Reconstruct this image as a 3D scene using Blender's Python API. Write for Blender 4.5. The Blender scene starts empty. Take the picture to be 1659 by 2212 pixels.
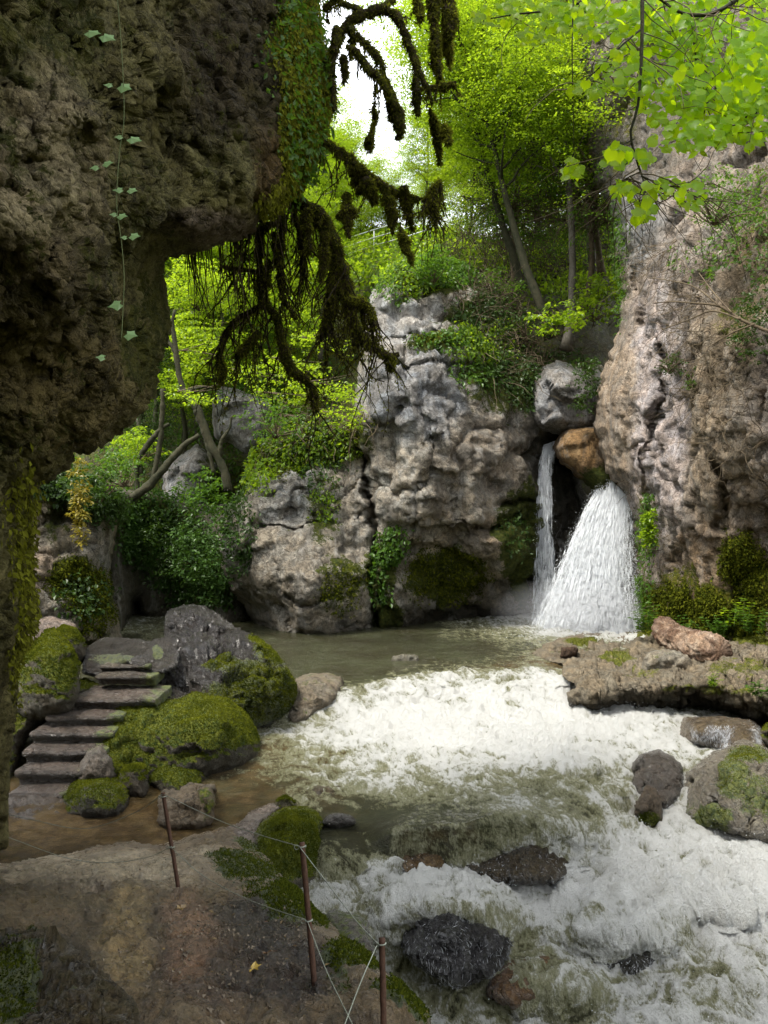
import bpy, math
import numpy as np
C = bpy.context.scene
COL = C.collection
rng = np.random.default_rng(7)

# ------------------------------------------------------------------ camera, sky, sun, exposure
FPX, HC = 1680.0, 3.85          # focal length in tracing units (1659 x 2212), eye height above the pool
cam = bpy.data.cameras.new('camera'); camo = bpy.data.objects.new('camera', cam); COL.objects.link(camo)
camo.location = (0, 0, HC); camo.rotation_euler = (math.pi/2, 0, 0)
cam.sensor_fit = 'VERTICAL'; cam.sensor_height = 24.0; cam.lens = 24.0*FPX/2212.0
cam.clip_start = 0.05; cam.clip_end = 2000
C.camera = camo
SUN_EL, SUN_AZ = math.radians(62), math.radians(-128)     # azimuth measured from +Y towards +X
wd = bpy.data.worlds.new('World'); C.world = wd; wd.use_nodes = True
nt = wd.node_tree; nt.nodes.clear()
sky = nt.nodes.new('ShaderNodeTexSky'); sky.sky_type = 'NISHITA'; sky.sun_disc = False
sky.sun_elevation = SUN_EL; sky.sun_rotation = SUN_AZ
sky.air_density = 1.0; sky.dust_density = 6.0; sky.ozone_density = 0.6; sky.altitude = 600
bg = nt.nodes.new('ShaderNodeBackground'); bg.inputs[1].default_value = 0.10
wo = nt.nodes.new('ShaderNodeOutputWorld')
# thin bright cloud cover over the whole sky
tc = nt.nodes.new('ShaderNodeTexCoord'); cn = nt.nodes.new('ShaderNodeTexNoise'); cn.inputs['Scale'].default_value = 2.2; cn.inputs['Detail'].default_value = 5
nt.links.new(tc.outputs['Generated'], cn.inputs['Vector'])
cr = nt.nodes.new('ShaderNodeMapRange'); cr.inputs[1].default_value = .3; cr.inputs[2].default_value = .7; cr.inputs[3].default_value = .72; cr.inputs[4].default_value = .95
nt.links.new(cn.outputs[0], cr.inputs[0])
cm = nt.nodes.new('ShaderNodeMix'); cm.data_type = 'RGBA'; cm.inputs[7].default_value = (7.6, 7.8, 8.0, 1)
nt.links.new(cr.outputs[0], cm.inputs[0]); nt.links.new(sky.outputs[0], cm.inputs[6]); nt.links.new(cm.outputs[2], bg.inputs[0]); nt.links.new(bg.outputs[0], wo.inputs[0])
sl = bpy.data.lights.new('sun', 'SUN'); sl.energy = 2.1; sl.angle = math.radians(16); sl.color = (1.0, 0.95, 0.86)
so = bpy.data.objects.new('sun', sl); COL.objects.link(so)
from mathutils import Vector
sd_ = Vector((math.sin(SUN_AZ)*math.cos(SUN_EL), math.cos(SUN_AZ)*math.cos(SUN_EL), math.sin(SUN_EL)))
so.rotation_euler = sd_.to_track_quat('Z', 'Y').to_euler()
C.view_settings.view_transform = 'Standard'; C.view_settings.look = 'None'
C.view_settings.exposure = 1.9; C.view_settings.gamma = 1.0; C.view_settings.use_curve_mapping = False
C.cycles.max_bounces = 5; C.cycles.diffuse_bounces = 2; C.cycles.glossy_bounces = 2
C.cycles.transmission_bounces = 4; C.cycles.transparent_max_bounces = 5
C.cycles.use_denoising = True
C.cycles.caustics_reflective = False; C.cycles.caustics_refractive = False

# ------------------------------------------------------------------ numeric helpers
def P(x, y, d):
    x = np.asarray(x, float); y = np.asarray(y, float); d = np.asarray(d, float)
    return np.stack([(x-829.5)/FPX*d, d+0*x, HC-(y-1106.0)/FPX*d], -1)

_perm = np.random.default_rng(3).permutation(256).astype(np.int64); _perm = np.concatenate([_perm, _perm, _perm[:2]])
_gr = np.random.default_rng(4).normal(size=(256, 3)); _gr /= np.linalg.norm(_gr, axis=1)[:, None]
def noise(p):
    i = np.floor(p).astype(np.int64); f = p-i; i &= 255
    u = f*f*f*(f*(f*6-15)+10)
    r = 0
    for a in (0, 1):
        wa = u[:, 0] if a else 1-u[:, 0]
        for b in (0, 1):
            wb = u[:, 1] if b else 1-u[:, 1]
            for c in (0, 1):
                wc = u[:, 2] if c else 1-u[:, 2]
                h = _perm[_perm[_perm[(i[:, 0]+a) & 255]+((i[:, 1]+b) & 255)]+((i[:, 2]+c) & 255)]
                g = _gr[h]
                r = r + wa*wb*wc*(g[:, 0]*(f[:, 0]-a)+g[:, 1]*(f[:, 1]-b)+g[:, 2]*(f[:, 2]-c))
    return r*1.6
def fbm(p, o=4, rough=0.5):
    r = 0; a = 1.0; t = 0
    for k in range(o):
        r = r + a*noise(p*(2.03**k)+k*17.3); t += a; a *= rough
    return r/t
def ridge(p, o=4, rough=0.5):
    r = 0; a = 1.0; t = 0
    for k in range(o):
        r = r + a*(1-2*np.abs(noise(p*(2.03**k)+k*11.7))); t += a; a *= rough
    return r/t
_cj = np.random.default_rng(5).random((256, 3))
def cell(p):      # F1 and F2 distances
    i = np.floor(p).astype(np.int64); f = p-i
    f1 = np.full(len(p), 9.0); f2 = np.full(len(p), 9.0)
    for a in (-1, 0, 1):
        for b in (-1, 0, 1):
            for c in (-1, 0, 1):
                h = _perm[_perm[_perm[(i[:, 0]+a) & 255]+((i[:, 1]+b) & 255)]+((i[:, 2]+c) & 255)]
                q = _cj[h]+np.array([a, b, c])-f
                d = (q*q).sum(1)
                m = d < f1
                f2 = np.where(m, f1, np.minimum(f2, d)); f1 = np.where(m, d, f1)
    return np.sqrt(f1), np.sqrt(f2)
def facet(p):     # angular facets: each cell tilts its own way
    i = np.floor(p).astype(np.int64); f = p-i
    f1 = np.full(len(p), 9.0); h1 = np.zeros(len(p))
    for a in (-1, 0, 1):
        for b in (-1, 0, 1):
            for c in (-1, 0, 1):
                h = _perm[_perm[_perm[(i[:, 0]+a) & 255]+((i[:, 1]+b) & 255)]+((i[:, 2]+c) & 255)]
                q = f-_cj[h]-np.array([a, b, c]); d = (q*q).sum(1); m = d < f1
                hv = (q*_gr[h]).sum(1)*1.3+_cj[h, 0]*.6-.3
                f1 = np.where(m, d, f1); h1 = np.where(m, hv, h1)
    return h1
def sstep(a, b, x):
    t = np.clip((x-a)/(b-a), 0, 1); return t*t*(3-2*t)
def tps(pts, x, y):
    pts = np.array(pts, float); s = 1/500.0
    A = pts[:, :2]*s; n = len(A)
    def phi(r2): return 0.5*r2*np.log(r2+1e-12)
    K = phi(((A[:, None]-A[None])**2).sum(-1))+np.eye(n)*1e-4
    Pm = np.c_[np.ones(n), A]
    M = np.zeros((n+3, n+3)); M[:n, :n] = K; M[:n, n:] = Pm; M[n:, :n] = Pm.T
    w = np.linalg.solve(M, np.r_[pts[:, 2], 0, 0, 0])
    q = np.c_[np.ravel(x)*s, np.ravel(y)*s]
    out = np.empty(len(q))
    for k in range(0, len(q), 40000):
        qq = q[k:k+40000]
        out[k:k+40000] = phi(((qq[:, None]-A[None])**2).sum(-1))@w[:n]+w[n]+qq@w[n+1:]
    return out.reshape(np.shape(x))
def catmull(poly, step):
    p = np.array(poly, float); n = len(p); out = []
    for i in range(n):
        a, b, c, d = p[i-1], p[i], p[(i+1) % n], p[(i+2) % n]
        m = max(1, int(np.linalg.norm(c-b)/step))
        t = np.linspace(0, 1, m, endpoint=False)[:, None]
        cr = 0.5*((2*b)+(-a+c)*t+(2*a-5*b+4*c-d)*t*t+(-a+3*b-3*c+d)*t**3)
        out.append(0.55*cr+0.45*(b+(c-b)*t))
    return np.concatenate(out)
def polyinfo(poly, x, y):
    """signed distance (inside positive) and nearest outline point"""
    A = poly; B = np.roll(poly, -1, 0); D = B-A; L2 = (D**2).sum(1)+1e-9
    q = np.c_[x, y]; sd = np.empty(len(q)); near = np.empty((len(q), 2))
    for k in range(0, len(q), 8000):
        qq = q[k:k+8000][:, None]
        t = np.clip(((qq-A)*D).sum(-1)/L2, 0, 1)
        cp = A+t[..., None]*D
        dd = ((qq-cp)**2).sum(-1); j = dd.argmin(1); ar = np.arange(len(j))
        near[k:k+8000] = cp[ar, j]
        c1 = (A[None, :, 1] > qq[..., 1]) != (B[None, :, 1] > qq[..., 1])
        xi = A[:, 0]+(qq[..., 1]-A[:, 1])*D[:, 0]/np.where(np.abs(D[:, 1]) < 1e-9, 1e-9, D[:, 1])
        ins = ((c1 & (qq[..., 0] < xi)).sum(1) % 2) == 1
        sd[k:k+8000] = np.sqrt(dd[ar, j])*np.where(ins, 1, -1)
    return sd, near
def vnormals(v, f):
    a = v[f[:, 0]]; b = v[f[:, 1]]; c = v[f[:, 2]]; d = v[f[:, 3]] if f.shape[1] == 4 else a
    n = np.cross(c-a, d-b) if f.shape[1] == 4 else np.cross(b-a, c-a)
    o = np.zeros_like(v)
    for k in range(f.shape[1]):
        for ax in range(3):
            o[:, ax] += np.bincount(f[:, k], n[:, ax], len(v))
    return o/(np.linalg.norm(o, axis=1)[:, None]+1e-12)

# ------------------------------------------------------------------ object helpers
def tagit(o, label=None, cat=None, group=None, kind=None):
    if label: o['label'] = label
    if cat: o['category'] = cat
    if group: o['group'] = group
    if kind: o['kind'] = kind
    return o
def mesh(name, v, faces, mat, parent=None, attrs=None, smooth=True, origin=None, cols=None, link=True):
    """faces: list of int arrays, each (n, k)"""
    v = np.asarray(v, np.float32)
    if origin is not None: v = v-np.asarray(origin, np.float32)
    if not isinstance(faces, (list, tuple)): faces = [faces]
    faces = [np.asarray(f, np.int32) for f in faces if len(f)]
    me = bpy.data.meshes.new(name)
    me.vertices.add(len(v)); me.vertices.foreach_set('co', v.ravel())
    tot = sum(f.size for f in faces); npoly = sum(len(f) for f in faces)
    me.loops.add(tot); me.loops.foreach_set('vertex_index', np.concatenate([f.ravel() for f in faces]))
    me.polygons.add(npoly)
    cnt = np.concatenate([np.full(len(f), f.shape[1]) for f in faces])
    st = np.r_[0, np.cumsum(cnt)[:-1]]
    me.polygons.foreach_set('loop_start', st.astype(np.int32))
    me.update(calc_edges=True)
    me.validate()
    me.polygons.foreach_set('use_smooth', np.full(len(me.polygons), smooth))
    for k, a in (attrs or {}).items():
        at = me.attributes.new(k, 'FLOAT', 'POINT'); at.data.foreach_set('value', np.asarray(a, np.float32))
    for k, a in (cols or {}).items():
        at = me.attributes.new(k, 'FLOAT_COLOR', 'POINT')
        at.data.foreach_set('color', np.c_[a, np.ones(len(a))].astype(np.float32).ravel())
    if mat: me.materials.append(mat)
    o = bpy.data.objects.new(name, me)
    if link: COL.objects.link(o)
    if origin is not None and parent is None: o.location = origin
    if parent is not None: o.parent = parent
    return o
def empty(name, loc, label=None, cat=None, group=None):
    o = bpy.data.objects.new(name, None); COL.objects.link(o); o.location = loc; o.empty_display_size = .2
    return tagit(o, label, cat, group)
def copy_tree(o, parent=None):
    c = o.copy(); COL.objects.link(c)
    if parent: c.parent = parent
    for ch in list(o.children):
        copy_tree(ch, c)
    return c

# ------------------------------------------------------------------ materials
class NT:
    def __init__(s, name):
        s.m = bpy.data.materials.new(name); s.m.use_nodes = True; s.t = s.m.node_tree; s.t.nodes.clear()
        s.out = s.t.nodes.new('ShaderNodeOutputMaterial')
        s.geo = s.t.nodes.new('ShaderNodeTexCoord')
    def n(s, typ, **kw):
        x = s.t.nodes.new(typ)
        for k, v in kw.items():
            if k.startswith('i_'):
                key = k[2:]; key = int(key) if key.isdigit() else key.replace('_', ' ')
                s.put(x.inputs[key], v)
            else: setattr(x, k, v)
        return x
    def put(s, sock, v):
        if isinstance(v, bpy.types.NodeSocket): s.t.links.new(v, sock)
        elif isinstance(v, bpy.types.Node): s.t.links.new(v.outputs[0], sock)
        elif isinstance(v, (tuple, list)) and len(v) == 3 and sock.type == 'RGBA': sock.default_value = (*v, 1)
        else: sock.default_value = v
    def noise(s, scale, detail=4, rough=.55, vec=None, dist=0.0):
        x = s.n('ShaderNodeTexNoise'); x.inputs['Scale'].default_value = scale; x.inputs['Detail'].default_value = detail
        x.inputs['Roughness'].default_value = rough; x.inputs['Distortion'].default_value = dist
        s.put(x.inputs['Vector'], vec if vec is not None else s.geo.outputs['Object']); return x.outputs[0]
    def vor(s, scale, vec=None, feature='F1'):
        x = s.n('ShaderNodeTexVoronoi'); x.feature = feature; x.inputs['Scale'].default_value = scale
        s.put(x.inputs['Vector'], vec if vec is not None else s.geo.outputs['Object']); return x.outputs[0]
    def scalev(s, v3):
        x = s.n('ShaderNodeVectorMath'); x.operation = 'MULTIPLY'; s.put(x.inputs[0], s.geo.outputs['Object'])
        x.inputs[1].default_value = v3; return x.outputs[0]
    def attr(s, name, colr=False):
        x = s.n('ShaderNodeAttribute'); x.attribute_name = name; return x.outputs['Color' if colr else 'Fac']
    def math(s, op, a, b=0.0, c=0.0, clamp=False):
        x = s.n('ShaderNodeMath'); x.operation = op; x.use_clamp = clamp
        s.put(x.inputs[0], a); s.put(x.inputs[1], b); s.put(x.inputs[2], c); return x.outputs[0]
    def map(s, v, a, b, c=0.0, d=1.0, smooth=True):
        x = s.n('ShaderNodeMapRange'); x.interpolation_type = 'SMOOTHSTEP' if smooth else 'LINEAR'
        s.put(x.inputs[0], v); 
        for k, q in zip((1, 2, 3, 4), (a, b, c, d)): s.put(x.inputs[k], q)
        return x.outputs[0]
    def mix(s, f, a, b, blend='MIX'):
        x = s.n('ShaderNodeMix'); x.data_type = 'RGBA'; x.blend_type = blend
        s.put(x.inputs[0], f); s.put(x.inputs[6], a); s.put(x.inputs[7], b); return x.outputs[2]
    def bump(s, h, dist, strength=1.0, nrm=None):
        x = s.n('ShaderNodeBump'); x.inputs['Distance'].default_value = dist; x.inputs['Strength'].default_value = strength
        s.put(x.inputs['Height'], h)
        if nrm is not None: s.put(x.inputs['Normal'], nrm)
        return x.outputs[0]
    def pbr(s, col, rough, nrm=None, spec=.5, **kw):
        x = s.n('ShaderNodeBsdfPrincipled'); s.put(x.inputs['Base Color'], col); s.put(x.inputs['Roughness'], rough)
        s.put(x.inputs['Specular IOR Level'], spec)
        if nrm is not None: s.put(x.inputs['Normal'], nrm)
        for k, v in kw.items(): s.put(x.inputs[k.replace('_', ' ')], v)
        return x.outputs[0]
    def done(s, sh):
        s.t.links.new(sh, s.out.inputs[0]); return s.m

def rock_mat(name, grain=1.0, rough=.85, wet=0.0, spec=.3, bump=.03, moss_c=((.035, .06, .008), (.10, .12, .015)), dark=.45, pits=1.0, lichen=.25, warm=0.0, streak=0.0):
    m = NT(name)
    base = m.attr('col', True)
    wv = m.n('ShaderNodeVectorMath', operation='ADD'); m.put(wv.inputs[0], m.geo.outputs['Object'])
    nv = m.n('ShaderNodeTexNoise'); nv.inputs['Scale'].default_value = 1.6*grain; nv.inputs['Detail'].default_value = 4; m.put(nv.inputs['Vector'], m.geo.outputs['Object'])
    sc = m.n('ShaderNodeVectorMath', operation='SCALE'); m.put(sc.inputs[0], nv.outputs['Color']); sc.inputs[3].default_value = .9/grain
    m.put(wv.inputs[1], sc.outputs[0]); W = wv.outputs[0]
    n1 = m.noise(.9*grain, 6, .62); n2 = m.noise(5*grain, 8, .7, W); n3 = m.noise(24*grain, 6, .75)
    f = m.math('ADD', m.math('MULTIPLY', n1, .9), m.math('MULTIPLY', n2, 1.2))
    f = m.math('ADD', f, m.math('MULTIPLY', n3, 1.0))
    f = m.map(f, 1.2, 1.9, dark, 1.55)
    c = m.n('ShaderNodeVectorMath', operation='SCALE'); m.put(c.inputs[0], base); m.put(c.inputs[3], f)
    c = c.outputs[0]
    hue = m.map(m.noise(1.7*grain, 5, .6), .4, .62)
    c = m.mix(.45, c, m.mix(hue, (1.10, .98, .84), (.90, .98, 1.08) if not warm else (1.0, .98, .86)), 'MULTIPLY')
    # pits, hairline cracks, lichen
    pit = m.map(m.noise(9*grain, 5, .8, W), .36, .45)
    crk = m.map(m.vor(2.3*grain, W, 'DISTANCE_TO_EDGE'), .0, .045)
    crk2 = m.map(m.vor(6.5*grain, W, 'DISTANCE_TO_EDGE'), .0, .07)
    crk2 = m.math('MAXIMUM', crk2, m.map(m.noise(1.3*grain, 3, .6), .62, .45))
    gap = m.math('MULTIPLY', pit, m.math('MULTIPLY', m.map(crk, 0, 1, .45, 1), m.map(crk2, 0, 1, .7, 1)))
    c = m.mix(m.math('MULTIPLY', m.math('SUBTRACT', 1, gap), .62*pits), c, (.022, .018, .012))
    if streak:
        s1 = m.map(m.noise(1.0, 5, .65, m.scalev((1.7, 1.7, .16)), .3), .47, .60)
        c = m.mix(m.math('MULTIPLY', s1, streak), c, (.09, .08, .065)); s2 = m.map(m.noise(1.0, 4, .6, m.scalev((2.3, 2.3, .22)), .3), .56, .68)
        c = m.mix(m.math('MULTIPLY', s2, streak*.7), c, (.50, .48, .45))
    if lichen:
        lich = m.map(m.noise(3.1*grain, 8, .85), .57, .66)
        c = m.mix(m.math('MULTIPLY', lich, lichen), c, (.42, .41, .37))
    ms = m.math('ADD', m.attr('moss'), m.math('MULTIPLY', m.math('SUBTRACT', m.noise(2.5*grain, 8, .7), .5), 1.7))
    ms = m.math('ADD', ms, m.math('MULTIPLY', m.math('SUBTRACT', m.noise(18*grain, 4, .7), .5), .9))
    mf = m.map(ms, .42, .62)
    mc = m.mix(m.map(m.noise(7*grain, 6, .7), .35, .65), moss_c[0], moss_c[1])
    c = m.mix(mf, c, mc)
    h = m.math('ADD', m.math('MULTIPLY', n2, 1.3), m.math('MULTIPLY', n3, .6))
    h = m.math('ADD', h, m.math('MULTIPLY', gap, .5*pits))
    h = m.math('ADD', h, m.math('MULTIPLY', m.noise(70*grain, 3, .7), .25))
    b = m.bump(h, bump*1.5, 1.0)
    wn = m.map(m.noise(2.2*grain, 4, .6), .35, .6, rough-wet, rough)
    r = m.math('MAXIMUM', wn, m.math('MULTIPLY', mf, .95))
    return m.done(m.pbr(c, r, b, spec))

def simple_mat(name, c1, c2, scale=8, rough=.8, bump=.01, spec=.3, metal=0.0):
    m = NT(name)
    n = m.noise(scale, 6, .65); n2 = m.noise(scale*6, 4, .6)
    c = m.mix(m.map(m.math('ADD', n, m.math('MULTIPLY', n2, .5)), .5, 1.0), c1, c2)
    return m.done(m.pbr(c, rough, m.bump(m.math('ADD', n, m.math('MULTIPLY', n2, .4)), bump), spec, Metallic=metal))
def leaf_mat(name, c1, c2, trans=.45, gloss=.05, tcol=None):
    m = NT(name)
    r = m.attr('rnd')
    c = m.mix(r, c1, c2)
    tc = m.mix(r, tcol[0], tcol[1]) if tcol else m.mix(.5, c, m.mix(1, c, (1.6, 1.5, .4), 'MULTIPLY'))
    d = m.n('ShaderNodeBsdfDiffuse'); m.put(d.inputs[0], c)
    t = m.n('ShaderNodeBsdfTranslucent'); m.put(t.inputs[0], tc)
    mx = m.n('ShaderNodeMixShader'); m.put(mx.inputs[0], trans); m.put(mx.inputs[1], d.outputs[0]); m.put(mx.inputs[2], t.outputs[0])
    if gloss:
        g = m.n('ShaderNodeBsdfGlossy'); m.put(g.inputs['Roughness'], .38)
        m2 = m.n('ShaderNodeMixShader'); m.put(m2.inputs[0], gloss); m.put(m2.inputs[1], mx.outputs[0]); m.put(m2.inputs[2], g.outputs[0])
        mx = m2
    return m.done(mx.outputs[0])

# ------------------------------------------------------------------ rock builder: a traced outline given its distance, relief and thickness
ROCK = {}
def rock(name, poly, ctrl, mat, res=5, edge=(40, .5), disp=(), thick=1.0, color=(.3, .28, .25), tints=(), moss=(), up=0.0, upz=.35,
         label=None, cat=None, group=None, kind=None, seed=0.0, wob=(3, 25), drop=None, parent=None, down=0.0, grooves=()):
    pl = catmull(poly, max(res*1.5, 5))
    if wob[0]:
        q = np.c_[pl/wob[1], np.full(len(pl), seed)]
        pl = pl+wob[0]*np.c_[fbm(q, 4, .7), fbm(q+31, 4, .7)]*2.0
    x0, y0 = pl.min(0)-res; x1, y1 = pl.max(0)+res
    gx = np.arange(x0, x1+res, res); gy = np.arange(y0, y1+res, res)
    X, Y = np.meshgrid(gx, gy); ny, nx = X.shape
    cs = res*5; cgx = np.arange(x0, x1+cs*2, cs); cgy = np.arange(y0, y1+cs*2, cs); CX, CY = np.meshgrid(cgx, cgy)
    csd = polyinfo(pl, CX.ravel(), CY.ravel())[0].reshape(CX.shape)
    a_ = np.clip((X.ravel()-x0)/cs, 0, len(cgx)-1.001); b_ = np.clip((Y.ravel()-y0)/cs, 0, len(cgy)-1.001)
    ai = a_.astype(int); bi_ = b_.astype(int); a_ = a_-ai; b_ = b_-bi_
    sd = (csd[bi_, ai]*(1-a_)+csd[bi_, ai+1]*a_)*(1-b_)+(csd[bi_+1, ai]*(1-a_)+csd[bi_+1, ai+1]*a_)*b_
    near = np.c_[X.ravel(), Y.ravel()]
    cl = np.where(np.abs(sd) < res*5)[0]
    s_, n_ = polyinfo(pl, near[cl, 0], near[cl, 1]); sd[cl] = s_; near[cl] = n_
    keep = sd > -res*.8
    px = X.ravel().copy(); py = Y.ravel().copy()
    sn = sd < res*.35
    px[sn & keep] = near[sn & keep, 0]; py[sn & keep] = near[sn & keep, 1]
    s2 = np.where(sn, 0, sd)
    idx = np.arange(nx*ny).reshape(ny, nx)
    f = np.stack([idx[:-1, :-1], idx[1:, :-1], idx[1:, 1:], idx[:-1, 1:]], -1).reshape(-1, 4)
    f = f[keep[f].all(1)]
    f = f[~(sn[f].all(1) & (sd[f].min(1) < 0) & (sd[f].max(1) < res*.1))]
    used = np.unique(f); mp = np.full(nx*ny, -1); mp[used] = np.arange(len(used)); f = mp[f]
    px = px[used]; py = py[used]; s2 = s2[used]
    d = tps(ctrl, px, py) if len(ctrl) > 3 else np.full(len(px), float(ctrl[0][2]))
    d = np.maximum(d, min(c_[2] for c_ in ctrl)*.8)
    t = np.clip(1-s2/edge[0], 0, 1)
    d = d+edge[1]*(1-np.sqrt(np.clip(1-t*t, 0, 1)))
    v = P(px, py, d)
    latk = .12+.88*sstep(0, edge[0]*1.6+res*4, s2)
    vray = unit(v-np.array([0, 0, HC]))
    def push(v, off, latk=latk):      # keep the outline where it was traced: sideways movement fades towards the edge
        al = (off*vray).sum(1, keepdims=True)*vray
        return v+al+(off-al)*latk[:, None]
    latk0 = latk
    for (kd, amp, sc) in disp:
        latk = latk0 if amp > .07 else .45+.55*latk0
        if kd == 'facet': amp = amp*(.42 if amp > .06 else .75)
        n = vnormals(v, f)
        s3 = np.array(sc if isinstance(sc, (tuple, list)) else (sc, sc, sc))
        q = v*s3+seed*7.7
        if kd == 'fbm': h = fbm(q, 4, .55)
        elif kd == 'ridge': h = ridge(q, 4, .55)
        elif kd == 'cell':
            w = np.stack([fbm(q*.7, 2), fbm(q*.7+9, 2), fbm(q*.7+19, 2)], -1)*.5
            a, b = cell(q+w); h = .6-a
        elif kd == 'crack':
            w = np.stack([fbm(q*.9, 3), fbm(q*.9+9, 3), fbm(q*.9+19, 3)], -1)*.7
            a, b = cell(q+w); h = -np.exp(-(b-a)/.07)
        elif kd == 'facet':
            w = np.stack([fbm(q*1.3, 3), fbm(q*1.3+9, 3), fbm(q*1.3+19, 3)], -1)*.35
            h = facet(q+w)
        elif kd == 'pit':
            w = np.stack([fbm(q*1.1, 3), fbm(q*1.1+9, 3), fbm(q*1.1+19, 3)], -1)*.5
            a, b = cell(q+w); h = -sstep(.42, .12, a)*sstep(-.15, .25, fbm(q*.35+3, 3))
        elif kd == 'ledge':      # rounded horizontal beds with recessed joints
            zz = q[:, 2]+.5*fbm(q*.5, 3); fr_ = zz-np.floor(zz); h = -np.exp(-((fr_-.5)/.10)**2)*sstep(-.1, .2, fbm(q*.6+7, 3))
        elif kd == 'plate':
            w = np.stack([fbm(q*.9, 3), fbm(q*.9+9, 3), fbm(q*.9+19, 3)], -1)*.6
            w += q; i = np.floor(w*1.0); h = fbm(i*5.13+.5, 1)*1.0
        if kd == 'fbmv':
            h = np.stack([fbm(q, 3, .6), fbm(q+13, 3, .6), fbm(q+29, 3, .6)], -1); v = push(v, amp*h, latk)
        else: v = push(v, n*(amp*h)[:, None], latk)
    for (gp, gw, gd) in grooves:
        g = catmull(np.array(list(gp)+list(gp[::-1][1:-1]), float), 8); w_ = fbm(np.c_[px/30, py/30, px*0], 3)*gw*2.2
        dist = np.full(len(px), 1e9)
        for q_ in g: dist = np.minimum(dist, np.hypot(px+w_-q_[0], py+w_*.6-q_[1]))
        v = v+vray*(gd*np.exp(-(dist/gw)**2))[:, None]
    n = vnormals(v, f)
    # colour and moss
    col = np.tile(np.array(color, float), (len(v), 1))
    nz = fbm(v*1.3+seed, 4, .6)
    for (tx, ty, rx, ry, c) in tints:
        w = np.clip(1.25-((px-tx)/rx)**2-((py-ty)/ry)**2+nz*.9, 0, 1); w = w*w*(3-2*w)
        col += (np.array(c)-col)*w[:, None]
    ms = np.zeros(len(v))
    for (tx, ty, rx, ry, s) in moss:
        w = np.clip(1.3-((px-tx)/rx)**2-((py-ty)/ry)**2+nz*.5, -.2, 1)
        ms = np.maximum(ms, w*s) if s > 0 else np.where(w > 0, ms+w*s, ms)
    if up: ms = np.maximum(ms, 0)+up*sstep(upz-.35, upz+.35, n[:, 2])
    if down: ms = ms-down*sstep(-.1, .5, -n[:, 2])
    # back: boundary loop pushed away and capped
    e = np.concatenate([f[:, [0, 1]], f[:, [1, 2]], f[:, [2, 3]], f[:, [3, 0]]])
    key = e[:, 0].astype(np.int64)*len(v)+e[:, 1]; rk = e[:, 1].astype(np.int64)*len(v)+e[:, 0]
    be = e[~np.isin(key, rk)]; be = be[be[:, 0] != be[:, 1]]
    bi = np.unique(be); bm = np.full(len(v), -1); bm[bi] = len(v)+np.arange(len(bi))
    camp = np.array([0, 0, HC]); dirv = v[bi]-camp; dirv /= np.linalg.norm(dirv, axis=1)[:, None]
    cen = v[bi].mean(0); bv = v[bi]+(cen-v[bi])*.12+dirv*thick
    cv = bv.mean(0)+np.array([0, thick*.15, 0])
    quads = np.stack([be[:, 1], be[:, 0], bm[be[:, 0]], bm[be[:, 1]]], -1)
    tri = np.stack([bm[be[:, 1]], bm[be[:, 0]], np.full(len(be), len(v)+len(bi))], -1)
    V = np.concatenate([v, bv, cv[None]])
    ext = len(bi)+1
    colE = np.concatenate([col, col[bi], col[bi].mean(0)[None]]); msE = np.concatenate([ms, ms[bi], [0]])
    org = None
    if parent is None: org = (float(v[:, 0].mean()), float(v[:, 1].mean()), float(v[:, 2].min()))
    o = mesh(name, V, [np.concatenate([f, quads]), tri], mat, parent, {'moss': msE}, True, org, {'col': colE})
    tagit(o, label, cat, group, kind)
    ROCK[name if name not in ROCK else o.name] = dict(v=v, f=f, n=n, ms=ms, px=px, py=py, o=o)
    o['_k'] = 0; del o['_k']
    return o, dict(v=v, f=f, n=n, ms=ms, px=px, py=py, o=o, org=np.zeros(3) if org is None else np.array(org))

def pick(R, n, w):
    """n random points on the front faces, face weight w"""
    f = R['f']; a = R['v'][f[:, 0]]; c = R['v'][f[:, 2]]; b = R['v'][f[:, 1]]; dd = R['v'][f[:, 3]]
    area = np.linalg.norm(np.cross(c-a, dd-b), axis=1)
    p = area*np.clip(w[f].mean(1), 0, None)
    if p.sum() <= 0: return None
    k = rng.choice(len(f), n, p=p/p.sum())
    s, t = rng.random(n)[:, None], rng.random(n)[:, None]
    pos = (a[k]*(1-s)+b[k]*s)*(1-t)+(dd[k]*(1-s)+c[k]*s)*t
    return pos, R['n'][f[k, 0]]
def unit(a): return a/(np.linalg.norm(a, axis=-1, keepdims=True)+1e-9)
def leaves(pos, axis, nrm, size, width=.6, fold=.15):
    """one folded pointed leaf (2 triangles x 2) per point; axis = direction from stalk to tip"""
    n = len(pos); size = np.broadcast_to(size, n)[:, None]
    ax = unit(axis); sdv = unit(np.cross(nrm, ax)); nn = np.cross(ax, sdv)
    p0 = pos; p1 = pos+ax*size*.45+sdv*size*width*.5+nn*size*fold; p2 = pos+ax*size; p3 = pos+ax*size*.45-sdv*size*width*.5+nn*size*fold
    V = np.stack([p0, p1, p2, p3], 1).reshape(-1, 3)
    i = np.arange(n)*4
    F = np.concatenate([np.stack([i, i+1, i+2], -1), np.stack([i, i+2, i+3], -1)])
    r = np.repeat(rng.random(n), 4)
    return V, F, r
def join(parts):
    V = []; F = []; R = []; o = 0
    for v, f, r in parts:
        V.append(v); F.append(f+o); R.append(r); o += len(v)
    return np.concatenate(V), np.concatenate(F), np.concatenate(R)
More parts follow.
